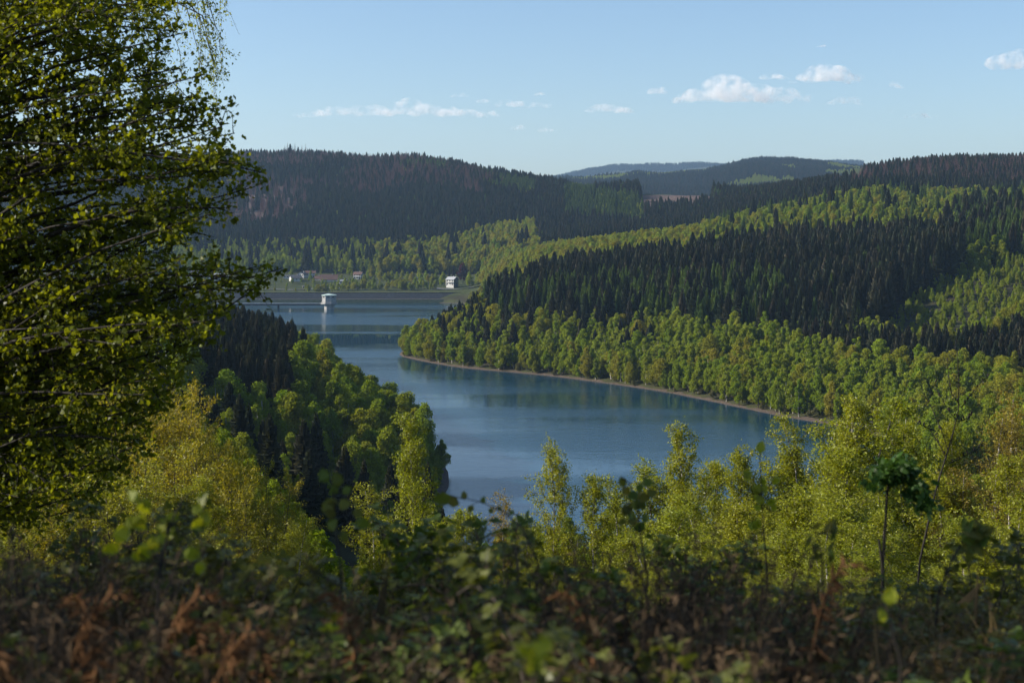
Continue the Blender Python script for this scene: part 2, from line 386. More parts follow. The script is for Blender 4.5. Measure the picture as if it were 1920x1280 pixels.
att = ground.data.attributes.new('cover', 'FLOAT_COLOR', 'POINT'); att.data.foreach_set('color', cov.ravel())

# ------------------------------------------------------------------ lake
def water_material():
    m, nt, out = new_mat('lake_water'); N = nt.nodes; L = nt.links
    g = N.new('ShaderNodeNewGeometry')
    def noise(s, d, st):
        mp = N.new('ShaderNodeMapping'); mp.inputs['Scale'].default_value = st; L.new(g.outputs['Position'], mp.inputs[0])
        n = N.new('ShaderNodeTexNoise'); n.inputs['Scale'].default_value = s; n.inputs['Detail'].default_value = d; L.new(mp.outputs[0], n.inputs['Vector']); return n.outputs[0]
    p = N.new('ShaderNodeBsdfPrincipled'); p.inputs['Base Color'].default_value = (.005, .032, .056, 1)
    p.inputs['IOR'].default_value = 1.33
    # wind lanes: calm water is smooth, rippled water rough
    sep = N.new('ShaderNodeSeparateXYZ'); L.new(g.outputs['Position'], sep.inputs[0])
    lane = noise(.012, 3, (.35, 1.6, 1))
    def MR(v, a, b, c, d):
        x = N.new('ShaderNodeMapRange'); x.interpolation_type = 'SMOOTHSTEP'
        for i, q in enumerate((a, b, c, d)): x.inputs[i + 1].default_value = q
        L.new(v, x.inputs[0]); return x.outputs[0]
    def MA(op, a, b):
        x = N.new('ShaderNodeMath'); x.operation = op
        for i, q in enumerate((a, b)):
            if isinstance(q, (int, float)): x.inputs[i].default_value = q
            else: L.new(q, x.inputs[i])
        return x.outputs[0]
    yy = MA('ADD', sep.outputs[1], MA('MULTIPLY', MA('SUBTRACT', noise(.02, 3, (1, .4, 1)), .5), 60))
    band = MA('MULTIPLY', MR(yy, 868, 882, 0, 1), MR(yy, 955, 985, 1, 0))
    ripple = MA('MULTIPLY', MR(lane, .40, .60, .35, 1), MA('SUBTRACT', 1, MA('MULTIPLY', band, .95)))
    L.new(MR(ripple, 0, 1, .015, .19), p.inputs['Roughness'])
    b = N.new('ShaderNodeBump'); b.inputs['Distance'].default_value = .12
    L.new(MA('MULTIPLY', ripple, .75), b.inputs['Strength'])
    L.new(MA('ADD', noise(.9, 3, (.7, 1.2, 1)), MA('MULTIPLY', noise(.22, 2, (.6, 1.2, 1)), 1.5)), b.inputs['Height']); L.new(b.outputs[0], p.inputs['Normal'])
    L.new(p.outputs[0], out.inputs[0]); return m
M['water'] = water_material()
mb = MB(); mb.faces([[-420, 250, 0], [180, 250, 0], [180, 1376, 0], [-420, 1376, 0]], [[0, 1, 2, 3]])
lake = mb.build('lake_water', M['water']); lake['kind'] = 'structure'

# ------------------------------------------------------------------ woodland trees: prototypes
def broadleaf(seed, h, w, n, card, base=.22, top=1.0, lobes=16, leafmat='broad', T=T_QUAD):
    """trunk + crown of leaf clumps set on many overlapping lobes; returns (trunk MB, crown MB)"""
    rng = np.random.default_rng(seed)
    c0 = base * h; ch = h - c0
    lobes = int(lobes * 2.2)
    t = rng.random(lobes) ** .9; a = np.arange(lobes) * 2.4 + rng.random(lobes) * .9
    peak = rng.uniform(.25, .45); prof = np.where(t < peak, .45 + .55 * np.sqrt(t / peak), np.clip(1 - ((t - peak) / (1.04 - peak)) ** (1.2 + .5 / top), 0, 1) ** .85)
    sk = rng.normal(size=2) * .10 * w
    rr = w / 2 * prof * (.25 + .75 * np.sqrt(rng.random(lobes)))
    C = np.stack([rr * np.cos(a) + sk[0] * t, rr * np.sin(a) + sk[1] * t, c0 + ch * (.06 + .86 * t)], 1)
    R = w * (.095 + .10 * rng.random(lobes)) * (1.1 - .35 * t)
    C = np.vstack([C, [[sk[0] * .9, sk[1] * .9, c0 + ch * .90], [0, 0, c0 + ch * .40], [sk[0] * .6, sk[1] * .6, c0 + ch * .62]]]); R = np.append(R, [w * .11, w * .27, w * .20])
    k = rng.choice(len(C), n * 2, p=R ** 2 / np.sum(R ** 2))
    d = norm(rng.normal(size=(n * 2, 3)) + [0, 0, .25])
    pos = C[k] + d * R[k][:, None] * (.50 + .80 * rng.random((n * 2, 1))) * [1, 1, 1.1]
    inside = np.zeros(n * 2, bool)
    for i in range(len(C)):
        inside |= (np.linalg.norm((pos - C[i]) / [1, 1, .85], axis=1) < R[i] * .62) & (k != i)
    pos = pos[~inside][:n]; d = d[~inside][:n]
    crown = MB(); crown.polys(cards(rng, pos, card * (.6 + .8 * rng.random(len(pos))), T, normal=d, jn=.65))
    trunk = MB(); r = h * .013 + .03
    zs = np.linspace(-.4, h * .82, 6); wob = np.cumsum(rng.normal(size=(6, 2)) * .012 * h, 0); wob -= wob[0]
    tp = np.column_stack([wob, zs]); trunk.tube(tp, np.linspace(r * 1.2, r * .25, 6), 5)
    for i in rng.choice(lobes, min(6, lobes), replace=False):
        s = tp[2] * .5 + tp[1 + i % 3] * .5
        trunk.tube([s, (s + C[i]) / 2 + [0, 0, -.03 * h], C[i]], [r * .5, r * .35, r * .12], 4)
    return trunk, crown

def spruce(seed, h, w, whorls, per, dead=0.0, sparse=1.0, droop=.25, base=.06, wide=.30):
    rng = np.random.default_rng(seed); crown = MB(); trunk = MB()
    r = h * .011 + .02
    trunk.tube([[0, 0, -.4], [0, 0, h * .5], [0, 0, h * .98]], [r * 1.2, r * .7, .03], 5)
    Q = []
    for i in range(whorls):
        t = (i + .5 * rng.random()) / whorls; z = h * (base + (1 - base) * t)
        L0 = w / 2 * (1 - t) ** .72 * (1 if t > .12 else .75) + .10
        for j in range(per):
            if rng.random() > sparse: continue
            a = rng.random() * 6.283; L = L0 * (.6 + .55 * rng.random())
            up = .25 * t - droop * (1 - t)
            d = np.array([math.cos(a), math.sin(a), 0]); s = np.array([-math.sin(a), math.cos(a), 0])
            zt = z + up * L + rng.normal() * .1
            wd = L * wide * (.8 + .5 * rng.random()) + .06
            p0 = np.array([0, 0, z]); pm = d * L * .55 + [0, 0, (z + zt) / 2 + .06 * L]; pe = d * L + [0, 0, zt]
            hang = np.array([0, 0, -wd * .75])
            if dead:
                Q.append([p0, pm + s * wd * .12, pe, pm - s * wd * .12])
                Q.append([pm, pm * .6 + pe * .4 + s * wd * .5, pe, pm * .5 + pe * .5 + hang * .4])
            else:
                Q.append([p0, pm + s * wd + hang * .5, pe + hang * .25, pm]); Q.append([p0, pm, pe + hang * .25, pm - s * wd + hang * .5])
                Q.append([pm * .7, pm + hang + s * wd * .3, pe + hang * .8, pe])
    crown.polys(np.array(Q, float))
    return trunk, crown

PROTO = {}          # kind -> list of dict(h, mats, trunk, crown, joined)
def proto(kind, h, trunk, crown, barkm, leafm):
    j = MB()
    for src, mi in ((trunk, 0), (crown, 1)):
        off = j.n
        for v in src.v: j.v.append(v)
        for l in src.loops: j.loops.append(l + off)
        j.tot += src.tot; j.sm += src.sm; j.mi += [np.full(len(m_), mi) for m_ in src.mi]; j.n += src.n
    d = dict(h=h, trunk=trunk.mesh(kind + '_trunk', [M[barkm]]), crown=crown.mesh(kind + '_crown', [M[leafm]]), joined=j.mesh(kind, [M[barkm], M[leafm]]))
    PROTO.setdefault(kind, []).append(d)
for s in range(4):
    proto('spruce', 24, *spruce(10 + s, 24, [8.4, 10.0, 9.2, 11.0][s], 32, 12, droop=[.25, .35, .2, .3][s], wide=.34), 'darkbark', 'spruce')
for s in range(3):
    proto('larch', 20, *spruce(30 + s, 20, 6.2, 30, 9, sparse=.9, droop=.1, base=.12, wide=.34), 'bark', 'larch')
    proto('dead', 22, *spruce(40 + s, 22, 5.2, 30, 9, dead=1, sparse=.9, base=.12, wide=1.0), 'darkbark', 'dead')
for s in range(4):
    proto('broad', 14, *broadleaf(50 + s, 14, 6.4 + s * .6, 4800, .42, base=.08), 'bark', 'broad')
    proto('oak', 14, *broadleaf(60 + s, 14, 7.0 + s * .6, 4800, .43, base=.10, lobes=20, leafmat='oak'), 'bark', 'oak')
    proto('slim', 14, *broadleaf(70 + s, 14, 4.6, 3600, .38, base=.04, top=2.2, lobes=14), 'birchbark', 'broad')
    proto('light', 14, *broadleaf(80 + s, 14, 5.6, 4000, .40, base=.08, top=1.7, lobes=15), 'bark', 'light')
# finer crowns for the near spur
for s in range(3):
    proto('broadfine', 14, *broadleaf(90 + s, 14, 7.4, 8000, .33, base=.08, lobes=22), 'bark', 'broad')
    proto('slimfine', 14, *broadleaf(95 + s, 14, 5.2, 6200, .31, base=.04, top=2.0, lobes=18), 'birchbark', 'broad')

# ------------------------------------------------------------------ where they grow
rng = np.random.default_rng(3)
def scatter(y0, y1, sp, pxr=(-160, 2080)):
    xs = np.arange(xat(pxr[0], y1), xat(pxr[1], y1), sp); yy = np.arange(y0, y1, sp * .87)
    X, Y = np.meshgrid(xs, yy); X = X + (np.arange(len(yy)) % 2)[:, None] * sp / 2
    X = (X + rng.uniform(-.36, .36, X.shape) * sp).ravel(); Y = (Y + rng.uniform(-.36, .36, Y.shape) * sp).ravel()
    px = 960 + F * X / Y
    k = (px > pxr[0]) & (px < pxr[1]); return X[k], Y[k]

KINDS = ['none', 'spruce', 'larch', 'dead', 'broad', 'oak', 'slim', 'light', 'broadfine', 'slimfine', 'youngspruce']
KI = {k: i for i, k in enumerate(KINDS)}
trees = []       # columns: X Y Z kind scale stand keep
STANDS = []
def stand(X, Y, mask, mix, hs, label, spacing_keep):
    """assign the masked points to a stand; mix = {kind: weight}; hs = height range factor"""
    idx = np.where(mask)[0]
    idx = idx[rng.random(len(idx)) < spacing_keep]
    ks = list(mix); w = np.array([mix[k] for k in ks], float); w /= w.sum()
    kk = rng.choice(len(ks), len(idx), p=w)
    STANDS.append(label)
    z = height(X[idx], Y[idx])
    for i, a, zz in zip(idx, kk, z):
        trees.append((X[i], Y[i], zz, KI[ks[a]], rng.uniform(*hs), len(STANDS) - 1))

# --- shore-to-ridge woods between 250 m and 1500 m
X, Y = scatter(250, 1520, 3.7)
Z = height(X, Y); sd = shore_sd(X, Y); px, row = proj(X, Y, Z + 8)
free = (sd > 1.2)
def take(mask):
    global free
    m = mask & free; free = free & ~m; return m
pp = lambda poly: inpoly(px, row, poly)
nz = fbm(X / 60, Y / 60, 3)
take((Y > 1340) & (px < 905)); take((Y > 1240) & (px < 480))                           # dam, village, house: planted by hand below
right = (px > 700) & (Y > 500) & ~((px < 860) & (Y < 640))
right |= (px > 1500) & (Y > 380)
left = ~right & (px < 900)
# left spur
m = take(~right & (px < 900) & (sd < 7)); stand(X, Y, m, {'slimfine': 1, 'broadfine': 1}, (.3, .6), 'low tree at the water edge of the left spur', .6)
m = take(left & (Y > 365) & (Y < 640) & (px < 550 + 25 * nz) & (px + (Y - 400) * .12 < 590))
stand(X, Y, m, {'spruce': 1}, (.6, .95), 'dark spruce in the dense stand on the near left spur', .40)
m = take(left & (Y > 640) & (px < 520)); stand(X, Y, m, {'spruce': 3, 'broad': 1}, (.7, .95), 'spruce at the back of the left spur', .5)
m = take(left & (Y > 330)); stand(X, Y, m, {'broadfine': 5, 'slimfine': 3, 'oak': 1.2, 'spruce': .06}, (.7, 1.4), 'leafy tree on the left spur above the water', .20)
take(left & (px > 830) & (Y < 335)); m = take(left & (px > 40)); stand(X, Y, m, {'broadfine': 1, 'slimfine': 2.5, 'spruce': 2.2}, (.45, .85), 'leafy tree in the shaded gully below the left spur', .2)
# the near slope under the viewpoint (Y 250..350)
m = take((Y < 340) & (px < 1500)); stand(X, Y, m, {'slimfine': 1}, (.3, .5), 'low tree at the foot of the near slope', .12)
# right bank: waterside trees
m = take(right & (sd < 16 + 6 * nz) & (Y < 860)); stand(X, Y, m, {'broad': 3, 'slim': 4, 'oak': 1}, (.6, 1.1), 'fresh green tree along the waterline of the right bank', .6)
# promontory spruces and the dark clumps above the bank
m = take(right & (pp([(760, 560), (800, 575), (990, 560), (1010, 600), (1000, 650), (860, 640), (800, 635), (775, 610)]) | pp([(1075, 605), (1210, 600), (1225, 640), (1190, 660), (1090, 655)])) & (rng.random(len(X)) < .42) & (Y < 1000))
stand(X, Y, m, {'spruce': 1, 'broad': .25}, (.55, .82), 'dark spruce among the leafy trees of the promontory', .5)
# young clearing on the right, spruce strips around it
m = take(right & pp([(1655, 615), (1680, 560), (1750, 515), (1830, 480), (1960, 455), (2080, 470), (2080, 575), (1900, 580), (1800, 645), (1700, 648)]) & (Y > 620))
stand(X, Y, m, {'light': 3, 'slim': 2}, (.28, .62), 'young bright green tree in the clearing beside the spruces', .4)
m = take(right & pp([(1480, 625), (1700, 648), (1800, 645), (1910, 625), (2080, 620), (2080, 715), (1900, 690), (1700, 678), (1560, 655)]))
stand(X, Y, m, {'spruce': 1}, (.6, .85), 'dark spruce in the strip below the young clearing', .5)
# larch fringe in front of the spruce wood
m = take(right & pp([(900, 560), (1000, 545), (1100, 540), (1300, 530), (1450, 530), (1520, 600), (1400, 615), (1240, 600), (1040, 590), (920, 585)]) & (Y < 960) & (nz > -.32))
stand(X, Y, m, {'larch': 1, 'spruce': .35}, (.8, 1.15), 'feathery green larch at the front edge of the spruce wood', .38)
# the spruce wood
m = take(right & pp([(915, 573), (1030, 518), (1100, 512), (1300, 485), (1500, 455), (1640, 447), (1810, 443), (1815, 480), (1760, 520), (1690, 560), (1675, 605), (1560, 628), (1420, 610), (1240, 600), (1080, 600), (1000, 585), (920, 575)]))
stand(X, Y, m, {'spruce': 1, 'larch': .05}, (.6, 1.18), 'dark spruce in the big spruce wood above the right bank', .44)
m = take(right & pp([(1790, 395), (2080, 390), (2080, 470), (1850, 490), (1800, 500)])); stand(X, Y, m, {'larch': 3, 'broad': 2, 'spruce': 1}, (.9, 1.3), 'tall mixed tree at the right end of the spruce wood', .4)
# everything lower on the right bank: olive and green woods
m = take(right & (Y < 1010) & (nz > .05)); stand(X, Y, m, {'oak': 4, 'broad': 1.5, 'slim': 3}, (.6, 1.2), 'bronze green tree in the leafy wood of the right bank', .56)
m = take(right & (Y < 1010)); stand(X, Y, m, {'broad': 2, 'slim': 6, 'light': 3}, (.6, 1.2), 'green tree in the leafy wood of the right bank', .62)
# pale green band behind the spruce wood
m = take((Y >= 1010) & (px > 860) & (px < 1320)); stand(X, Y, m, {'light': 4, 'oak': 3, 'broad': 1}, (.55, 1.15), 'pale green tree on the ridge behind the spruce wood', .40)
m = take((Y >= 1010) & (px >= 1320)); stand(X, Y, m, {'light': 4, 'slim': 3, 'oak': 1.5, 'broad': 2, 'larch': .8, 'spruce': .15}, (.6, 1.3), 'pale green tree in the long bright band on the right ridge', .36)

# --- valley and far hills 1400 .. 2600 m
X, Y = scatter(1395, 2560, 4.6)
Z = height(X, Y); px, row = proj(X, Y, Z + 9); free = np.ones(len(X), bool); nz = fbm(X / 90, Y / 90, 3)
take((Y < 1520) & ((px > 905) | (px < 0)))
vill = take((Y < 1535) & (px <= 905))
take(inpoly(*proj(X, Y, Z), SLASH[0]) & (Y > 1700)); take(inpoly(*proj(X, Y, Z), SLASH[1]) & (rng.random(len(X)) < .93))
take(inpoly(*proj(X, Y, Z), SLASH[2]) & (Y > 1700) & (rng.random(len(X)) < .8))
take(inpoly(px, row, [(1190, 340), (1345, 345), (1335, 364), (1205, 362)]))
m = take((Y < 1720 + 60 * nz) & (px < 700)); stand(X, Y, m, {'light': 4, 'slim': 3, 'spruce': .7}, (.85, 1.2), 'pale green tree at the foot of the left hill', .42)
m = take((Y < 1690 + 80 * nz) & (px < 1010) & (px >= 700)); stand(X, Y, m, {'oak': 4, 'light': 3, 'broad': 2, 'spruce': .3}, (.9, 1.3), 'olive tree in the wood behind the dam', .36)
m = take(inpoly(px, row, [(890, 430), (1000, 415), (1015, 470), (900, 490)]) ); stand(X, Y, m, {'light': 3, 'oak': 2}, (1, 1.3), 'pale rounded tree below the left hill', .4)
dz = [(425, 285), (560, 290), (660, 284), (760, 296), (880, 318), (985, 352), (900, 368), (780, 345), (700, 372), (600, 350), (520, 420), (420, 430)]
m = take(inpoly(px, row, dz) & (nz > -.30) & (rng.random(len(X)) < .85)); stand(X, Y, m, {'dead': 5, 'spruce': 1}, (.75, 1.1), 'brown dead spruce on the upper left hill', .6)
m = take((inpoly(px, row, [(740, 292), (840, 300), (835, 325), (750, 318)]) | inpoly(px, row, [(895, 322), (1005, 345), (1000, 366), (905, 350)]) | inpoly(px, row, [(1057, 352), (1206, 366), (1206, 418), (1060, 405)]) | inpoly(px, row, [(420, 270), (470, 274), (470, 292), (420, 300)])) & (Y < 2600))
stand(X, Y, m, {'larch': 3, 'light': 1}, (.75, 1.05), 'green tree in the lighter patches of the left hill', .5)
m = take(px < 1345); stand(X, Y, m, {'spruce': 1, 'larch': .05, 'light': .02}, (.6, 1.05), 'dark spruce on the shaded left hill', .50)
m = take((px < 1560) & (Y < 1900)); stand(X, Y, m, {'spruce': 3, 'larch': 1}, (.8, 1.05), 'dark spruce in the clump beside the felled clearing', .5)
m = take((px > 1540) & (Y > 1600) & (row > 300) & (row < 350) & (nz > -.25)); stand(X, Y, m, {'dead': 4, 'spruce': 1.6}, (.85, 1.15), 'brown dead spruce on the upper right hill', .6)
m = take(px > 1345); stand(X, Y, m, {'spruce': 1, 'larch': .08}, (.6, 1.05), 'dark spruce on the upper right hill', .5)
# --- hills beyond
X, Y = scatter(3300, 4900, 8.5, (990, 1680)); nz = fbm(X / 200, Y / 200, 3)
m = nz > .16; stand(X, Y, m, {'light': 1}, (1.1, 1.5), 'pale tree on the far wooded hill', .5)
stand(X, Y, ~m, {'spruce': 1}, (.8, 1.05), 'spruce on the far wooded hill', .6)
X, Y = scatter(8300, 9100, 13, (1000, 1620)); stand(X, Y, Y > 0, {'spruce': 1}, (.8, 1.1), 'spruce on the farthest blue ridge', .5)

TR = np.array(trees)
PH = {k: PROTO[k][0]['h'] for k in PROTO}
hh = np.array([PH[KINDS[int(k)]] for k in TR[:, 3]]) * TR[:, 4]
ww = hh * np.array([.26 if KINDS[int(k)] in ('spruce', 'larch', 'dead') else .5 for k in TR[:, 3]])
tpx, ttop = proj(TR[:, 0], TR[:, 1], TR[:, 2] + hh); _, tbot = proj(TR[:, 0], TR[:, 1], TR[:, 2])
# rough visibility: walk from near to far with a skyline per image column
order = np.argsort(TR[:, 1]); skyl = np.full(400, 1010.0); vis = np.zeros(len(TR))
for i in order:
    a = int((tpx[i] - ww[i] * .35 * F / TR[i, 1]) // 5); b = int((tpx[i] + ww[i] * .35 * F / TR[i, 1]) // 5) + 1
    a, b = max(a, 0), min(b, 384)
    if a >= b: continue
    s_ = skyl[a:b]; vis[i] = np.sum(np.clip(np.minimum(s_, tbot[i]) - ttop[i], 0, None)) * 5
    skyl[a:b] = np.minimum(s_, ttop[i] + .12 * (tbot[i] - ttop[i]))
vis[(tpx < 330) & (TR[:, 1] < 1300)] *= .1
NAMES = {'spruce': ('spruce_tree', 'spruce tree'), 'larch': ('larch_tree', 'larch tree'), 'dead': ('dead_spruce_tree', 'dead tree'), 'broad': ('broadleaf_tree', 'tree'), 'oak': ('oak_tree', 'tree'),
         'slim': ('birch_tree', 'tree'), 'light': ('beech_tree', 'tree'), 'broadfine': ('broadleaf_tree', 'tree'), 'slimfine': ('birch_tree', 'tree')}
solo = np.zeros(len(TR), bool)
names = np.array([NAMES[KINDS[int(k)]][0] for k in TR[:, 3]])
for nm in set(names):
    c = np.where((names == nm) & (vis > 30))[0]
    solo[c[np.argsort(-vis[c])][:290 if nm != 'birch_tree' else 230]] = True
for i in np.where(solo)[0]:
    k = KINDS[int(TR[i, 3])]; pr = PROTO[k][i % len(PROTO[k])]; nm, cat = NAMES[k]
    lab = STANDS[int(TR[i, 5])]
    first, rest = lab.split(' in ', 1) if ' in ' in lab else (lab, None)
    big = (tbot[i] - ttop[i]) > 58
    if big:
        o = empty(nm)
        link('trunk', pr['trunk'], o); link('crown', pr['crown'], o)
    else:
        o = link(nm, pr['joined'])
    o.location = TR[i, :3]; o.rotation_euler = (0, 0, rng.random() * 6.28)
    s_ = TR[i, 4]; o.scale = (s_ * rng.uniform(.8, 1.25), s_ * rng.uniform(.8, 1.25), s_)
    kindword = {'spruce': 'dark spruce', 'larch': 'feathery green larch', 'dead': 'brown dead spruce', 'broad': 'fresh green rounded tree', 'oak': 'bronze green spreading tree', 'slim': 'slim light green tree', 'light': 'pale green tree', 'broadfine': 'green rounded tree', 'slimfine': 'slim green tree'}[k]
    place = lab
    for w_ in (' in the ', ' on the ', ' along the ', ' among the ', ' at the ', ' below the ', ' behind the '):
        if w_ in lab: place = lab[lab.index(w_):]; break
    mem = tpx[solo & (TR[:, 5] == TR[i, 5])]; q = (tpx[i] - mem.min()) / max(1, np.ptp(mem))
    side = ', left end' if q < .25 else ', left half' if q < .5 else ', right half' if q < .75 else ', right end'
    sz = TR[solo & (TR[:, 5] == TR[i, 5]), 4]; q = (TR[i, 4] - sz.min()) / max(1e-3, np.ptp(sz))
    yy_ = TR[solo & (TR[:, 5] == TR[i, 5]), 1]; dq = np.mean(yy_ < TR[i, 1]); side += ', front' if dq < .33 else ', back' if dq > .66 else ''
    full_ = ('small ' if q < .3 else 'tall ' if q > .72 else '') + kindword + place + side
    if len(full_.split()) > 16: full_ = full_.rsplit(', ', 1)[0]
    tag(o, full_, cat, 'trees' + place)

# the rest of the woods as masses that nobody could count
def wood(name, label, ids, kinds, mats=None):
    me = bpy.data.meshes.new(name)
    me.vertices.add(len(ids)); me.vertices.foreach_set('co', TR[ids, :3].astype(np.float32).ravel())
    protos = [(k, p) for k in kinds for p in PROTO[k]]
    offs = {k: min(i for i, q in enumerate(protos) if q[0] == k) for k in kinds}
    kk = np.array([offs[KINDS[int(TR[i, 3])]] + i % len(PROTO[KINDS[int(TR[i, 3])]]) for i in ids])
    a = me.attributes.new('pick', 'INT', 'POINT'); a.data.foreach_set('value', kk.astype(np.int32))
    sc = TR[ids, 4][:, None] * np.column_stack([rng.uniform(.8, 1.25, len(ids)), rng.uniform(.8, 1.25, len(ids)), np.ones(len(ids))])
    a = me.attributes.new('size', 'FLOAT_VECTOR', 'POINT'); a.data.foreach_set('vector', sc.astype(np.float32).ravel())
    a = me.attributes.new('turn', 'FLOAT_VECTOR', 'POINT'); a.data.foreach_set('vector', np.column_stack([rng.normal(0, .03, len(ids)), rng.normal(0, .03, len(ids)), rng.uniform(0, 6.28, len(ids))]).astype(np.float32).ravel())
    o = link(name, me); tag(o, label, 'woodland', kind='stuff')
    ng = bpy.data.node_groups.new(name, 'GeometryNodeTree')
    ng.interface.new_socket('Geometry', in_out='INPUT', socket_type='NodeSocketGeometry'); ng.interface.new_socket('Geometry', in_out='OUTPUT', socket_type='NodeSocketGeometry')
    N = ng.nodes; L = ng.links
    gi = N.new('NodeGroupInput'); go = N.new('NodeGroupOutput'); inst = N.new('GeometryNodeInstanceOnPoints'); j = N.new('GeometryNodeJoinGeometry')
    for k, p in reversed(protos):
        if 'ob' not in p: p['ob'] = bpy.data.objects.new(k + '_form', p['joined'])
        oi = N.new('GeometryNodeObjectInfo'); oi.inputs[0].default_value = p['ob']; oi.inputs['As Instance'].default_value = True
        L.new(oi.outputs['Geometry'], j.inputs[0])
    def named(n, t):
        q = N.new('GeometryNodeInputNamedAttribute'); q.data_type = t; q.inputs[0].default_value = n; return q.outputs[0]
    inst.inputs['Pick Instance'].default_value = True
    L.new(gi.outputs[0], inst.inputs['Points']); L.new(j.outputs[0], inst.inputs['Instance'])
    L.new(named('pick', 'INT'), inst.inputs['Instance Index']); L.new(named('size', 'FLOAT_VECTOR'), inst.inputs['Scale'])
    e2r = N.new('FunctionNodeEulerToRotation'); L.new(named('turn', 'FLOAT_VECTOR'), e2r.inputs[0]); L.new(e2r.outputs[0], inst.inputs['Rotation'])
    L.new(inst.outputs[0], go.inputs[0])
    md = o.modifiers.new('planting', 'NODES'); md.node_group = ng
rest = np.where(~solo)[0]
sk = {k: np.array([KINDS[int(q)] in k for q in TR[rest, 3]]) for k in (('spruce', 'larch'), ('dead',), ('broad', 'oak', 'slim', 'light', 'broadfine', 'slimfine'))}
far = TR[rest, 1] > 1380
for nm, lab, ks, f in (('conifer_wood', 'mass of dark conifers covering the slopes around the lake', ('spruce', 'larch'), ~far), ('hillside_conifer_wood', 'mass of conifers covering the distant hills', ('spruce', 'larch'), far),
                    ('dead_conifer_wood', 'brown mass of dead spruces on the distant hills', ('dead',), far | ~far),
                    ('leafy_wood', 'mass of spring green leafy trees on the lake slopes', ('broad', 'oak', 'slim', 'light', 'broadfine', 'slimfine'), ~far), ('valley_leafy_wood', 'mass of pale green leafy trees in the valley and on far slopes', ('broad', 'oak', 'slim', 'light', 'broadfine', 'slimfine'), far)):
    ids = rest[sk[ks] & f]
    if len(ids): wood(nm, lab, ids, ks)
print('TREES', len(TR), 'solo', solo.sum(), {n: int((solo & (names == n)).sum()) for n in set(names)})

# ------------------------------------------------------------------ dam
M['stone'] = plain('dam_facing_stone', (.014, .017, .024), (.030, .034, .040), .5, stretch=(1, 1, 3), spec=.02)
M['berm'] = plain('weathered_concrete', (.035, .033, .034), (.060, .056, .055), .4, spec=.02)
M['tide'] = plain('wet_mossy_stone', (.010, .018, .014), (.022, .032, .026), .4, spec=.02)
M['asphalt'] = plain('asphalt', (.10, .10, .105), (.15, .15, .15), .3)
M['concrete'] = plain('concrete', (.26, .26, .25), (.36, .35, .34), .8)
M['whitewall'] = plain('white_render', (.44, .43, .41), (.55, .54, .52), .6)
M['shadedwall'] = plain('shaded_side_wall', (.05, .055, .065), (.08, .085, .095), 1.5)  # shade painted into the colour of the white house's side walls
M['darkroof'] = plain('dark_slate_roof', (.055, .058, .068), (.09, .09, .10), 1.2)
M['greyroof'] = plain('pale_grey_roof', (.26, .275, .29), (.34, .35, .36), .8)
M['brownroof'] = plain('brown_tile_roof', (.085, .055, .047), (.13, .08, .068), 1.2, spec=.1)
M['orange'] = plain('terracotta_render', (.50, .25, .14), (.58, .30, .18), .8)
M['wood'] = plain('dark_stained_wood', (.05, .032, .022), (.08, .05, .035), 3)
M['copperroof'] = plain('verdigris_sheet_metal', (.30, .40, .36), (.40, .48, .44), .8, rough=.5)
M['hedge'] = M['broad']
gm, nt, out = new_mat('window_glass')
p = nt.nodes.new('ShaderNodeBsdfPrincipled'); p.inputs['Base Color'].default_value = (.012, .016, .022, 1); p.inputs['Roughness'].default_value = .05; nt.links.new(p.outputs[0], out.inputs[0]); M['glass'] = gm

dam = empty('dam', (-190, 1380, 0)); tag(dam, 'long low dam wall with dark stone face closing the far end of the lake', 'dam')
def strip(profile, x0, x1, mat, name, parent, n=40, wob=0.0):
    xs = np.linspace(x0, x1, n); q = np.array(profile, float)
    V = np.array([[x, y, z] for x in xs for y, z in q]); k = len(q)
    Fc = [[i * k + j, (i + 1) * k + j, (i + 1) * k + j + 1, i * k + j + 1] for i in range(n - 1) for j in range(k - 1)]
    m_ = MB(); m_.faces(V, Fc); return m_.build(name, mat, parent)
def zrow(r, Y): return ztop(r, Y)
# face profile relative to the dam's origin: toe under water, mossy strip, berm, upper face, crest
strip([(-46, -6), (-27, .9)], -165, 158, M['tide'], 'waterline_strip', dam)
strip([(-27, .9), (-20, 2.9)], -165, 158, M['tide'], 'lower_face', dam)
strip([(-20, 2.9), (-17.2, 3.6)], -165, 158, M['berm'], 'berm_kerb', dam)
strip([(-17.2, 3.6), (-16, 3.65), (-5, 8.3)], -165, 158, M['stone'], 'upper_face', dam)
strip([(-5, 8.3), (-5, 9.0), (-4.6, 9.0), (-4.6, 8.5)], -165, 158, M['stone'], 'parapet', dam)
strip([(-4.6, 8.5), (4, 8.5)], -165, 158, M['asphalt'], 'crest_road', dam)
strip([(4, 8.5), (5.5, 8.9), (7, 8.7), (34, -4)], -165, 158, plain('dam_grass', (.06, .075, .02), (.10, .10, .035), .3), 'grass_slope', dam)

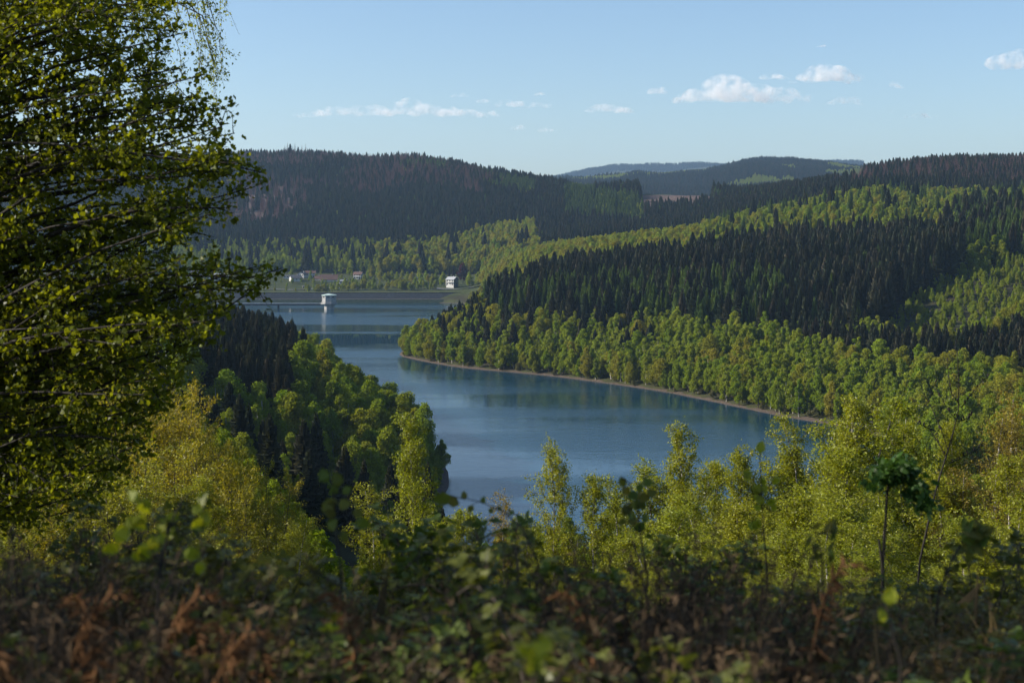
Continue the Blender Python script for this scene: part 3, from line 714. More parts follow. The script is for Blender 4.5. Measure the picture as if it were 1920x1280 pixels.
# intake tower in the lake and its footbridge
TX, TY = xat(617, 1249), 1249.0
tw = empty('intake_tower', (TX, TY, 0)); tag(tw, 'octagonal grey intake tower with flat pointed green roof standing in the lake', 'tower')
def octa(r, z0, z1, rot=22.5, r1=None):
    a = np.radians(rot + np.arange(8) * 45); r1 = r if r1 is None else r1
    return np.vstack([np.column_stack([r * np.cos(a), r * np.sin(a), np.full(8, z0)]), np.column_stack([r1 * np.cos(a), r1 * np.sin(a), np.full(8, z1)])])
def prism(name, mat, r, z0, z1, parent, r1=None, rot=22.5):
    m_ = MB(); V = octa(r, z0, z1, rot, r1)
    m_.faces(V, [[j, (j + 1) % 8, 8 + (j + 1) % 8, 8 + j] for j in range(8)]); m_.loops.append(np.arange(8, 16)); m_.tot.append(np.array([8])); m_.mi.append(np.array([0])); m_.sm.append(np.array([False]))
    m_.loops.append(np.arange(7, -1, -1)); m_.tot.append(np.array([8])); m_.mi.append(np.array([0])); m_.sm.append(np.array([False]))
    return m_.build(name, mat, parent)
prism('shaft', M['concrete'], 4.4, -6, 4.9, tw); prism('deck', M['concrete'], 7.6, 4.9, 5.7, tw)
hsn = prism('wall', M['concrete'], 6.3, 5.7, 12.3, tw); prism('roof', M['copperroof'], 7.0, 12.3, 12.7, tw); prism('roof_cap', M['copperroof'], 6.9, 12.7, 14.0, tw, .5)
wm = MB(); wm.box((0, 0, 0), (2.6, .12, .9)); wmesh = wm.mesh('window', [M['glass']])
rm = MB(); rm.box((0, 0, 0), (.35, .22, 6.5)); rmesh = rm.mesh('pilaster', [M['concrete']])
for k in range(8):
    a = math.radians(k * 45); q = 6.3 * math.cos(math.pi / 8) + .05
    o = link('window', wmesh, tw); o.location = (q * math.cos(a), q * math.sin(a), 11.0); o.rotation_euler = (0, 0, a + math.pi / 2)
    a2 = a + math.pi / 8
    o = link('pilaster', rmesh, tw); o.location = (6.3 * math.cos(a2), 6.3 * math.sin(a2), 9.0); o.rotation_euler = (0, 0, a2 + math.pi / 2)
m_ = MB()
for j in range(8):
    a, b = octa(7.4, 0, 1)[j], octa(7.4, 0, 1)[(j + 1) % 8]
    m_.tube([[a[0], a[1], 6.75], [b[0], b[1], 6.75]], [.07, .07], 4); m_.tube([[a[0], a[1], 5.7], [a[0], a[1], 6.75]], [.07, .07], 4)
m_.build('railing', M['concrete'], tw)
fb = empty('footbridge', (TX - 7, TY, 0)); tag(fb, 'straight concrete footbridge leading left from the intake tower to the bank', 'bridge')
m_ = MB(); m_.box((-70, 0, 4.35), (140, 3.2, 1.3)); m_.build('deck', M['berm'], fb)
m_ = MB(); m_.box((-70, -1.65, 5.35), (140, .25, .7)); m_.build('parapet', M['whitewall'], fb)
m_ = MB(); m_.box((-70, 1.65, 5.35), (140, .25, .7)); m_.build('parapet', M['whitewall'], fb)
pm = MB(); pm.tube([[0, 0, -7], [0, 0, 3.75]], [.95, .8], 10); pmesh = pm.mesh('pier', [M['berm']])
for xx in (-37.5, -75, -112): o = link('pier', pmesh, fb); o.location = (xx, 0, 0)

# ------------------------------------------------------------------ houses
winm = MB(); winm.box((0, 0, 0), (1.25, .10, 1.25)); winmesh = winm.mesh('window', [M['glass']])
frm = MB()
for c_, s_ in (((0, 0, .68), (1.5, .12, .12)), ((0, 0, -.68), (1.5, .12, .12)), ((-.69, 0, 0), (.12, .12, 1.24)), ((.69, 0, 0), (.12, .12, 1.24))): frm.box(c_, s_)
frmesh = frm.mesh('frame', [M['whitewall']])
drm = MB(); drm.box((0, 0, 1.05), (1.1, .12, 2.1)); drmesh = drm.mesh('door', [M['wood']])
def house(px, row, Y, w, d, h, rz, wallm, roofm, label, pitch=.5, storeys=2, gable_front=False, balcony=False, name='house', nwin=3, sidewall=None, chimney=True):
    x = xat(px, Y); z = ztop(row, Y)
    g = float(height(np.array([x]), np.array([Y]))[0])
    o = empty(name, (x, Y, z), rz); tag(o, label, 'house' if name == 'house' else name.split('_')[-1], 'village houses beyond the dam' if name == 'house' and Y > 1440 else None)
    m_ = MB(); rh = (w if gable_front else d) / 2 * pitch
    dep = max(1.5, z - g + 1.5)
    V = np.array([[-w/2, -d/2, -dep], [w/2, -d/2, -dep], [w/2, d/2, -dep], [-w/2, d/2, -dep], [-w/2, -d/2, h], [w/2, -d/2, h], [w/2, d/2, h], [-w/2, d/2, h]])
    if gable_front:
        V = np.vstack([V, [[0, -d/2, h + rh], [0, d/2, h + rh]]]); tri = [[4, 5, 8], [6, 7, 9]]
    else:
        V = np.vstack([V, [[-w/2, 0, h + rh], [w/2, 0, h + rh]]]); tri = [[7, 4, 8], [5, 6, 9]]
    m_.faces(V, [[0, 1, 5, 4], [2, 3, 7, 6]]); m_.faces(V, [[1, 2, 6, 5], [3, 0, 4, 7]], 1)
    m_.faces(V, tri, 0 if gable_front else 1)
    m_.build('wall', [M[wallm], M[sidewall or wallm]], o)
    r_ = MB(); e = .7; tk = .28
    A = (w if gable_front else d) / 2; B = (d if gable_front else w) / 2 + e; sl = pitch
    pr = np.array([[-A - e, h - e * sl], [0, h + rh], [A + e, h - e * sl], [A + e, h - e * sl + tk], [0, h + rh + tk], [-A - e, h - e * sl + tk]]) + [0, .03]
    V = np.array([[[a, -B, zz] if gable_front else [-B, a, zz] for a, zz in pr], [[a, B, zz] if gable_front else [B, a, zz] for a, zz in pr]]).reshape(-1, 3)
    Fc = [[i, (i + 1) % 6, 6 + (i + 1) % 6, 6 + i] for i in range(6)]; r_.faces(V, Fc); r_.faces(V, [[0, 1, 4, 5], [1, 2, 3, 4], [6, 7, 10, 11], [7, 8, 9, 10]])
    rf = r_.build('roof', M[roofm], o)
    if chimney:
        c_ = MB(); c_.box((w * .2, 0, h + rh + .4), (.7, .7, 1.6)); c_.build('chimney', M['concrete'], rf)
    for st in range(storeys):
        zz = 1.5 + st * 2.7
        for side in range(4):
            L_ = w if side % 2 == 0 else d; n = max(1, int(round(nwin * L_ / max(w, d))))
            for i in range(n):
                t = (i + .5) / n * L_ - L_ / 2; q = (d if side % 2 == 0 else w) / 2 + .03
                if side == 0 and st == 0 and i == n - 1:
                    b = link('door', drmesh, o); b.location = (t, -q, 0); continue
                loc = [(t, -q), (q, t), (-t, q), (-q, -t)][side]
                b = link('window', winmesh, o); b.location = (*loc, zz); b.rotation_euler = (0, 0, side * math.pi / 2)
                f_ = link('frame', frmesh, b)
    if balcony:
        b_ = MB(); b_.box((.3, -d/2 - .8, 2.75), (w * .7, 1.5, .22)); bo = b_.build('balcony', M['whitewall'], o)
        b_ = MB(); b_.box((.3, -d/2 - 1.5, 3.3), (w * .7, .1, .85)); b_.build('railing', M['whitewall'], bo)
        b_ = MB(); b_.box((-w/2 + .35, -d/2 - .3, h / 2), (.5, .6, h)); b_.build('pillar', M['whitewall'], o)
    return o
R = math.radians
house(848, 534, 1425, 9, 8.5, 5.6, R(-32), 'whitewall', 'greyroof', 'white house with pale grey roof and balcony above the right end of the dam', .55, balcony=True, sidewall='shadedwall')
house(885, 544, 1405, 4.4, 7, 2.6, R(-8), 'orange', 'darkroof', 'small terracotta fronted shed with dark sides right of the white house', .08, storeys=0, name='garden_shed', sidewall='wood', chimney=False)
house(554, 531, 1480, 11, 9, 5.6, R(25), 'whitewall', 'darkroof', 'large white village house with dark roof and two rows of windows', .6)
house(540, 526, 1500, 9, 8, 5.0, R(5), 'whitewall', 'darkroof', 'white flat roofed village house at the left of the cluster', .15)
house(567, 523, 1505, 8, 9, 5.0, R(-20), 'whitewall', 'darkroof', 'grey gabled village house behind the large white one', .55, gable_front=True)
house(582, 520, 1515, 10, 8, 4.8, R(10), 'whitewall', 'brownroof', 'white village house with brown roof highest in the cluster', .5)
house(617, 531, 1485, 17, 10, 4.2, R(8), 'whitewall', 'brownroof', 'wide village house with big reddish brown roof left of the lone gap', .95, storeys=1, nwin=4)
house(596, 529, 1490, 6, 7, 4.0, R(8), 'whitewall', 'brownroof', 'small brown roofed annex left of the wide village house', .7, storeys=1)
house(672, 523, 1505, 8.5, 8, 5.0, R(-15), 'whitewall', 'brownroof', 'white village house with brown roof standing alone on the right', .6, balcony=True)
house(572, 541, 1445, 5, 5, 2.6, R(12), 'whitewall', 'darkroof', 'small white garage just behind the dam crest', .1, storeys=1, name='village_garage', chimney=False)
house(642, 531, 1470, 8, 5, 2.4, R(30), 'whitewall', 'greyroof', 'low pale roofed outbuilding between the brown roofed houses', .4, storeys=1, name='village_outbuilding', chimney=False)
house(408, 523, 1500, 22, 10, 4.2, R(3), 'whitewall', 'greyroof', 'long grey roofed hall seen past the big tree', .3, storeys=1, nwin=6, name='village_hall', chimney=False)
house(372, 520, 1520, 14, 10, 4.5, R(3), 'whitewall', 'darkroof', 'dark roofed house left of the long hall', .5)

# driveway and garden wall by the white house
def road(name, pts, width, mat, lift=.35):
    p_ = chaikin_open(pts, 3); d_ = np.gradient(p_, axis=0); d_ /= np.linalg.norm(d_, axis=1)[:, None]; n_ = np.column_stack([-d_[:, 1], d_[:, 0]])
    rows = [p_ + n_ * width * f for f in np.linspace(-.5, .5, 5)]
    V = np.stack(rows, 1).reshape(-1, 2); zc = height(p_[:, 0], p_[:, 1]); zz = np.maximum(height(V[:, 0], V[:, 1]), np.repeat(zc, 5)) + lift
    Fc = [[i * 5 + j, (i + 1) * 5 + j, (i + 1) * 5 + j + 1, i * 5 + j + 1] for i in range(len(p_) - 1) for j in range(4)]
    m_ = MB(); m_.faces(np.column_stack([V, zz]), Fc, 0, True); o = m_.build(name, mat); o['kind'] = 'structure'; return o
def chaikin_open(p, n):
    p = np.array(p, float)
    for _ in range(n):
        q = np.stack([.75 * p[:-1] + .25 * p[1:], .25 * p[:-1] + .75 * p[1:]], 1).reshape(-1, 2); p = np.vstack([p[:1], q, p[-1:]])
    return p
road('driveway', [(xat(815, 1420), 1420), (xat(835, 1408), 1408), (xat(862, 1400), 1400), (xat(893, 1392), 1392), (xat(912, 1380), 1380)], 9, M['asphalt'])
road('village_road', [(xat(330, 1440), 1440), (xat(480, 1432), 1432), (xat(580, 1430), 1430), (xat(700, 1440), 1440)], 5, M['asphalt'])

# trees and shrubs of the village, house garden and dam
def plant(kind, px, row, Y, h, label, name, cat='tree', wide=1.0, mat=None, group=None, i=0):
    pr = PROTO[kind][i % len(PROTO[kind])]; x = xat(px, Y)
    o = empty(name, (x, Y, float(height(np.array([x]), np.array([Y]))[0]) if row is None else ztop(row, Y)), rng.random() * 6.28)
    t = link('trunk', pr['trunk'], o); c = link('crown', pr['crown'], o)
    if mat:
        key = 'crown_' + mat.name
        if key not in pr: pr[key] = pr['crown'].copy(); pr[key].materials.clear(); pr[key].materials.append(mat)
        c.data = pr[key]
    s_ = h / pr['h']; o.scale = (s_ * wide, s_ * wide, s_); tag(o, label, cat, group); return o
plant('broad', 868, 530, 1450, 21, 'dark red copper beech behind the white house', 'copper_beech_tree', mat=M['copper'], wide=1.15)
plant('broad', 833, 533, 1432, 13, 'round bright green tree left of the white house', 'garden_tree', wide=1.0, i=1)
plant('broad', 880, 537, 1430, 15, 'round bright green tree right of the white house', 'garden_tree', wide=1.1, i=2)
plant('broad', 896, 535, 1440, 14, 'darker green tree at the right edge of the garden', 'garden_tree', wide=1.2, i=3)
plant('spruce', 842, 533, 1445, 19, 'left of two narrow dark conifers behind the white house', 'conifer_tree', wide=.6)
plant('spruce', 850, 532, 1448, 20, 'right of two narrow dark conifers behind the white house', 'conifer_tree', wide=.6, i=1)
plant('slim', 836, 535, 1428, 5, 'small orange brown shrub beside the white house', 'garden_shrub', 'shrub', mat=M['oak'])
plant('broad', 813, 541, 1412, 5, 'dark round shrub left of the driveway', 'garden_shrub', 'shrub', wide=1.2)
plant('broad', 906, 553, 1392, 9, 'yellow green bush at the right end of the dam', 'bush', 'bush', wide=1.4, i=1)
plant('slim', 582, 527, 1470, 12, 'tall pale tree between the village houses', 'garden_tree', i=1)
plant('oak', 697, 520, 1510, 12, 'brownish tree right of the lone brown roofed house', 'garden_tree', wide=1.2)
plant('spruce', 640, 505, 1560, 20, 'dark spruce behind the village gardens', 'spruce_tree')
for i, (px_, h_) in enumerate(((528, 24), (534, 31), (539, 35), (544, 33), (549, 30), (553, 34), (559, 28), (566, 31), (573, 33), (577, 25), (648, 24), (661, 26), (668, 23), (1776, 24), (1792, 27), (1800, 24), (1835, 26))):
    plant('dead' if i % 3 else 'spruce', px_, None, 2430 if px_ < 1000 else 1985, h_, 'tall gaunt ' + ('dead ' if i % 3 else '') + 'spruce sticking up from the skyline of the ' + ('left' if px_ < 1000 else 'right') + ' hill' + (', tallest group' if px_ < 600 else ''), 'dead_spruce_tree', 'dead tree', 1.0, group='dead spruces on the skyline', i=i)
k = 0
for px_ in np.arange(340, 820, 6.5):
    if 505 < px_ < 570 and k % 3: k += 1; continue
    Y_ = 1398 + rng.uniform(0, 30); hgt = rng.uniform(7, 11) if px_ > 570 else rng.uniform(4, 6); k += 1
    a = rng.choice(['light', 'slim', 'oak', 'light']); pxx = px_ + rng.uniform(-2, 2)
    where = 'left of the tower' if px_ < 600 else 'between tower and house' if px_ > 660 else 'behind the tower'
    plant(a, pxx, None, Y_, hgt, {'light': 'pale green', 'slim': 'slim green', 'oak': 'bronze'}[a] + ' bush in the row behind the dam, ' + where, 'bush', 'bush', 1.25, group='bushes behind the dam crest', i=k)
for px_ in np.arange(700, 830, 7):
    plant(rng.choice(['oak', 'light', 'broad']), px_ + rng.uniform(-3, 3), None, 1440 + rng.uniform(0, 60), rng.uniform(8, 12), 'rounded olive tree on the slope between village and white house', 'broadleaf_tree', group='trees between village and white house', wide=1.1, i=int(px_))
bi = 0
SHR = SH[(SH[:, 1] > 525) & (SH[:, 1] < 880) & (SH[:, 0] > -75)]
for q in np.linspace(0, len(SHR) - 1, 34):
    a0 = SHR[int(q)]; x, y = a0[0] + rng.uniform(-1, 3), a0[1] + rng.uniform(0, 5)
    if shore_sd(np.array([x]), np.array([y]))[0] < .4: continue
    p_ = 960 + F * x / y; wh = 'at the promontory tip' if p_ < 800 else 'left part' if p_ < 1050 else 'middle' if p_ < 1300 else 'right part'
    plant('broad', p_, None, y, rng.uniform(2.2, 4.5), 'grey green willow bush overhanging the right shoreline, ' + wh, 'willow_bush', 'bush', 1.5, mat=M['willow'], group='willow bushes along the right shoreline', i=bi); bi += 1
for px_, Y_ in ((527, 1475), (548, 1462), (565, 1468), (588, 1462), (604, 1460), (628, 1466), (655, 1480), (662, 1465), (683, 1475), (690, 1492), (532, 1520), (345, 1450), (360, 1470), (400, 1455), (412, 1440), (435, 1450), (455, 1465), (470, 1445), (490, 1460), (505, 1478), (515, 1455), (538, 1448), (610, 1445), (634, 1450), (648, 1462), (668, 1455), (678, 1448), (694, 1470), (580, 1480), (592, 1505), (545, 1515), (520, 1500), (498, 1505), (465, 1510), (440, 1515), (660, 1520), (640, 1500), (690, 1515), (602, 1530), (630, 1520), (655, 1530), (480, 1480), (450, 1490), (425, 1470), (388, 1480)):
    plant(rng.choice(['broad', 'slim']), px_, None, Y_, rng.uniform(4, 9), 'dark garden shrub among the village houses', 'garden_shrub', 'shrub', group='village garden shrubs', wide=1.3, i=int(px_))

# ------------------------------------------------------------------ nearer trees with real branches and leaves
def interp(pts, t):
    k = min(int(t * (len(pts) - 1)), len(pts) - 2); f = t * (len(pts) - 1) - k
    return pts[k] * (1 - f) + pts[k + 1] * f
def leaves_on(rng, segs, n, size, T, spread, droop=0.0):
    """n leaves along the listed twig segments"""
    A = np.array([s_[0] for s_ in segs]); B = np.array([s_[1] for s_ in segs]); ln = np.linalg.norm(B - A, axis=1)
    k = rng.choice(len(segs), n, p=ln / ln.sum()); t = rng.random((n, 1))
    pos = A[k] + (B - A)[k] * t + rng.normal(size=(n, 3)) * spread
    d = norm(B - A)[k] + [0, 0, -droop]
    return cards(rng, pos, size * (.6 + .7 * rng.random(n)), T, direction=d, normal=np.array([0, 0, .55]), jd=.8, jn=.7)
def skel(seed, h, spread, nprim, nleaf, leaf, T=T_LEAF, cs=.22, elev=(10, 65), stems=1, droop=.0, r=None, sub=7, lspread=.07, crown_shape=.6, lean=.05):
    rng = np.random.default_rng(seed); trunk = MB(); br = MB(); segs = []
    r = r or h * .007 + .012
    for q in range(stems):
        a0 = q * 2.1 + rng.random(); hs = h * (1 if q == 0 else rng.uniform(.7, .95)); sp = (0 if stems == 1 else .10 * h)
        zz = np.linspace(-.3, hs, 8); tt = zz / hs
        w = np.cumsum(rng.normal(size=(8, 2)) * .010 * h, 0); w -= w[0]
        tp = np.column_stack([w[:, 0] + math.cos(a0) * sp * np.clip(tt, 0, 1) ** .8 + lean * h * tt * math.cos(seed), w[:, 1] + math.sin(a0) * sp * np.clip(tt, 0, 1) ** .8, zz])
        trunk.tube(tp, np.linspace(r * 1.15, r * .12, 8), 6)
        for i in range(nprim // stems):
            t = cs + (1 - cs) * (i + rng.random()) / (nprim // stems) * .98
            b = interp(tp, t); az = i * 2.4 + rng.random() * 1.2
            el = math.radians(elev[0] + (elev[1] - elev[0]) * t + rng.normal() * 8)
            L = spread * (1 - t) ** crown_shape * rng.uniform(.65, 1.15) * (min(1, (t - cs) / .15 + .45)) + .12 * spread
            d = np.array([math.cos(az) * math.cos(el), math.sin(az) * math.cos(el), math.sin(el)])
            s_ = np.linspace(0, 1, 5)[:, None]
            pts = b + d * L * s_ + np.array([0, 0, -droop * L]) * s_ ** 2 + np.cumsum(rng.normal(size=(5, 3)) * .03 * L, 0) * (s_ > 0)
            rb = r * .38 * (1 - t) + .006
            br.tube(pts, np.linspace(rb, .004, 5), 4)
            segs.append((pts[2], pts[4]))
            for j in range(sub):
                s2 = rng.uniform(.25, 1); p0 = interp(pts, s2)
                dd = norm(d * .5 + rng.normal(size=3) * .65 + [0, 0, .15 - droop]); l2 = L * rng.uniform(.2, .42) + .08
                p1 = p0 + dd * l2 * .5; p2 = p0 + dd * l2 + [0, 0, -droop * l2 * .6]
                br.tube([p0, p1, p2], [rb * .35 + .002, rb * .25 + .002, .002], 3)
                segs.append((p0, p1)); segs.append((p1, p2)); segs.append((p1, p2))
        segs.append((tp[-2], tp[-1]))
    fol = MB(); fol.polys(leaves_on(rng, segs, nleaf, leaf, T, lspread, droop * .8))
    return trunk, br, fol
def near_tree(name, meshes, loc, rz, s_, label, cat='birch tree', group=None, sx=1.0):
    o = empty(name, loc, rz); o.scale = (s_ * sx, s_ * sx, s_)
    for nm, me in zip(('trunk', 'branches', 'crown'), meshes): link(nm, me, o)
    tag(o, label, cat, group); return o
def meshes(nm, parts, mats):
    return [p_.mesh(nm, [m_]) for p_, m_ in zip(parts, mats)]
BM = (M['birchbark'], M['bark'], M['birch'])
BIRCH = [meshes('birch', skel(200 + i, 10, 2.3 + .2 * (i % 3), 56, 19000, .085, crown_shape=.5, stems=1 + (i % 2), elev=(25, 70), sub=8), BM) for i in range(5)]
YB = (M['bark'], M['bark'], leaf_mat('yellow_spring_foliage', [(.220, .220, .016), (.245, .210, .020), (.210, .225, .018)], .5, spec=.3, tcol=(1.35, 1.2, .35)))
BUSHY = [meshes('bushy', skel(220 + i, 8, 2.6, 60, 17000, .085, stems=3, cs=.08, elev=(15, 60), sub=8, crown_shape=.45), YB) for i in range(4)]
BM2 = (M['birchbark'], M['bark'], leaf_mat('thin_bronze_foliage', [(.225, .19, .024), (.24, .19, .026)], .45, spec=.3, tcol=(1.3, 1.1, .4)))
THIN = [meshes('thin_birch', skel(240 + i, 12, 2.6, 60, 10000, .075, cs=.25, elev=(30, 65), sub=8), BM2) for i in range(3)]
SKY = np.array([(-200, 620), (0, 620), (250, 650), (330, 710), (400, 765), (450, 830), (520, 880), (560, 930), (600, 985), (650, 1050), (700, 1010), (735, 960), (780, 940), (830, 970), (860, 1020), (900, 1000), (960, 960), (1000, 955), (1050, 940), (1100, 940), (1140, 985), (1170, 910), (1230, 870), (1290, 825), (1340, 845), (1400, 850), (1440, 870), (1480, 845), (1530, 855), (1560, 790), (1600, 755), (1650, 790), (1690, 835), (1740, 830), (1800, 800), (1850, 770), (1920, 745), (2100, 740)], float)
def skyrow(px): return np.interp(px, SKY[:, 0], SKY[:, 1])
gz = lambda x, y: float(height(np.array([float(x)]), np.array([float(y)]))[0])
def put(px, row, Y, bank, label, i, name='birch_tree', group=None, cat='birch tree', H0=None, sx=1.0):
    x = xat(px, Y); z = gz(x, Y); hgt = ztop(row, Y) - z
    H0 = H0 or {id(BIRCH): 10, id(BUSHY): 8, id(THIN): 12}[id(bank)]
    return near_tree(name, bank[i % len(bank)], (x, Y, z - .1), i * 1.7, hgt / H0, label, cat, group, sx * min(1.5, max(.8, (H0 / hgt) ** .4)))
# trees that stand out singly
put(782, 808, 58, BIRCH, 'slender bright birch standing clear above the brambles against the dark gully', 0, sx=.85)
put(740, 925, 55, BIRCH, 'low leafy birch just left of the slender bright birch', 1)
put(832, 955, 52, BIRCH, 'low bushy birch just right of the slender bright birch', 3, sx=1.1)
put(1052, 852, 50, BIRCH, 'thin birch rising against the water in the middle of the slope', 2, sx=.75)
put(1115, 905, 50, BIRCH, 'rounded birch just right of the thin birch before the water', 4, sx=.9)
put(965, 935, 56, THIN, 'sparse grey green birch left of the thin birch before the water', 0)
put(905, 985, 50, BIRCH, 'low birch crown at the lower edge of the water', 1)
put(1000, 985, 46, BIRCH, 'small birch crown between the two birches before the water', 0)
put(1600, 752, 62, BIRCH, 'tallest round birch crown at the right end of the water', 3, sx=1.55)
put(1566, 800, 58, BIRCH, 'bright birch leaning left of the tallest round birch crown', 1, sx=1.2)
put(1292, 822, 60, BIRCH, 'pale birch top showing above the right thicket against the lake', 0, sx=1.0)
n_ = 0
for Y0, off, step, x0 in ((66, 0, 42, 1165), (50, 75, 52, 1150), (37, 150, 62, 1175), (29, 215, 74, 1190)):
    for px_ in np.arange(x0, 1990, step):
        p_ = px_ + rng.uniform(-14, 14); Yq = Y0 * rng.uniform(.9, 1.12)
        rw = skyrow(p_) + off + rng.uniform(0, 45)
        bank = THIN if (p_ > 1770 and rng.random() < .55 and off < 100) else BIRCH
        dep = {66: 'back row', 50: 'second row', 37: 'third row', 29: 'front row'}[Y0]
        wh = 'left end' if p_ < 1330 else 'left half' if p_ < 1500 else 'middle' if p_ < 1640 else 'right half' if p_ < 1790 else 'right end'
        put(p_, rw, Yq, bank, ('sparse bronze birch' if bank is THIN else 'dense yellow green birch') + f' in {dep} of right thicket, {wh}', n_, group='birches of the right thicket', sx=rng.uniform(1.05, 1.4)); n_ += 1
for Y0, off, step, x0, x1 in ((92, 0, 50, -40, 560), (72, 30, 52, -60, 600), (52, 85, 62, -60, 640), (38, 150, 75, -80, 700), (30, 190, 85, -80, 420)):
    for px_ in np.arange(x0, x1, step):
        p_ = px_ + rng.uniform(-16, 16); Yq = Y0 * rng.uniform(.92, 1.1); rw = skyrow(p_) + off + rng.uniform(0, 40)
        if rw > 1090: continue
        bank = BUSHY if rng.random() < .7 else BIRCH
        dep = {92: 'back', 72: 'second', 52: 'third', 38: 'fourth', 30: 'front'}[Y0]
        wh = 'at the frame edge' if p_ < 90 else 'below the maple' if p_ < 250 else 'right of the maple' if p_ < 420 else 'beside the gully'
        put(p_, rw, Yq, bank, ('golden green bushy tree' if bank is BUSHY else 'yellow green birch') + f' in {dep} row of the left thicket {wh}', n_, name='hazel_tree' if bank is BUSHY else 'birch_tree', group='trees of the left thicket', cat='tree' if bank is BUSHY else 'birch tree'); n_ += 1
# smaller growth on the slope below, kept under the line of sight to the lake
X, Y = scatter(75, 335, 4.2, (-160, 2080)); sdn = shore_sd(X, Y); pxs = 960 + F * X / Y; Zs = height(X, Y)
hm_ = ztop(skyrow(pxs) + 25, Y) - Zs
k = (hm_ > 2.0) & (sdn > 2) & (rng.random(len(X)) < .42) & ~((pxs < 560) & (Y < 100)) & ~((pxs > 1150) & (Y < 80))
k &= ~((Y > 250) & (pxs < 900))
sel = np.where(k)[0]; base_n = len(TR)
TR = np.vstack([TR, np.column_stack([X[sel], Y[sel], Zs[sel], np.where(rng.random(len(sel)) < .5, KI['slimfine'], KI['broadfine']), np.minimum(hm_[sel] / 14, rng.uniform(.35, .75, len(sel))), np.zeros(len(sel))])])
wood('slope_thicket', 'low green growth covering the slope between the birches and the lake', np.arange(base_n, len(TR)), ('broadfine', 'slimfine'))

# ------------------------------------------------------------------ the big tree at the left edge
def big_tree():
    rg = np.random.default_rng(77); Yt = 17.0; xt = xat(-360, Yt); zg = gz(xt, Yt)
    o = empty('maple_tree', (xt, Yt, zg)); tag(o, 'large backlit maple filling the left edge with dark spreading limbs', 'tree')
    org = np.array([xt, Yt, zg])
    trunk = MB(); tp = np.array([[0, 0, -.4], [.05, 0, 1.5], [.15, .1, 3.2], [.1, .15, 5], [.3, .1, 7], [.4, .1, 9.5]]); trunk.tube(tp, [.30, .25, .21, .17, .12, .05], 9)
    trunk.build('trunk', M['darkbark'], o)
    env = np.array([(-120, 330), (0, 335), (60, 350), (150, 385), (210, 425), (255, 440), (300, 465), (330, 500), (355, 480), (400, 425), (450, 385), (480, 430), (505, 530), (540, 490), (570, 420), (620, 385), (680, 360), (730, 330), (800, 300), (900, 260), (980, 200)], float)
    ends = [(335, -10), (352, 60), (385, 140), (425, 205), (440, 250), (498, 325), (478, 350), (430, 390), (385, 440), (528, 503), (505, 520), (470, 545), (420, 575), (385, 615), (360, 675), (330, 725), (300, 770), (470, 310), (455, 365), (410, 300), (400, 230), (365, 180), (500, 515), (480, 500), (445, 520), (410, 500), (400, 545), (372, 590), (395, 600), (370, 640), (340, 700), (360, 330), (380, 400), (340, 480), (350, 540)]
    ends = [(a, b, 16.2 + rg.uniform(-1, 1.2)) for a, b in ends]
    for _ in range(175):
        rw = rg.uniform(-110, 960); e = np.interp(rw, env[:, 0], env[:, 1]); ends.append((rg.uniform(-260, e - 25) if rg.random() < .5 else e - abs(rg.normal()) * 90 - 15, rw, rg.uniform(14.6, 20.0)))
    br = MB(); segs = []
    for n, (a, b, Yq) in enumerate(ends):
        t_ = P(a, b, Yq) - org
        hd = math.hypot(t_[0] - .2, t_[1]); zs = np.clip(t_[2] - hd * rg.uniform(.18, .5), 1.0, 9)
        st = np.array([np.interp(zs, tp[:, 2], tp[:, 0]), np.interp(zs, tp[:, 2], tp[:, 1]), zs]); L = np.linalg.norm(t_ - st)
        s_ = np.linspace(0, 1, 9)[:, None]
        pts = st + (t_ - st) * s_ + np.array([0, 0, .16 * L]) * np.sin(np.pi * s_ ** .9) * rg.uniform(-.25, 1.1) + np.cumsum(rg.normal(size=(9, 3)) * .022 * L, 0) * (1 - s_) * np.minimum(1, s_ * 4)
        r0 = .0065 * L + (.030 if n % 7 == 0 else .0)
        br.tube(pts, np.linspace(r0, .006, 9) , 5)
        for j in range(26):
            s2 = rg.uniform(.22, 1.0); p0 = interp(pts, s2); d = norm(pts[-1] - pts[4])
            dd = norm(d * .7 + rg.normal(size=3) * .6 + [0, 0, .12]); l2 = rg.uniform(.22, .55) * (1.25 - .55 * s2)
            p1 = p0 + dd * l2 * .55 + rg.normal(size=3) * .02; p2 = p0 + dd * l2
            br.tube([p0, p1, p2], [.007, .005, .002], 3); segs += [(p0, p1), (p1, p2), (p1, p2)]
        segs.append((pts[-2], pts[-1]))
    br.build('limbs', M['darkbark'], o)
    fol = MB(); fol.polys(leaves_on(rg, segs, 88000, .058, T_MAPLE, .05, .35)); fol.build('crown', M['maple'], o)
big_tree()
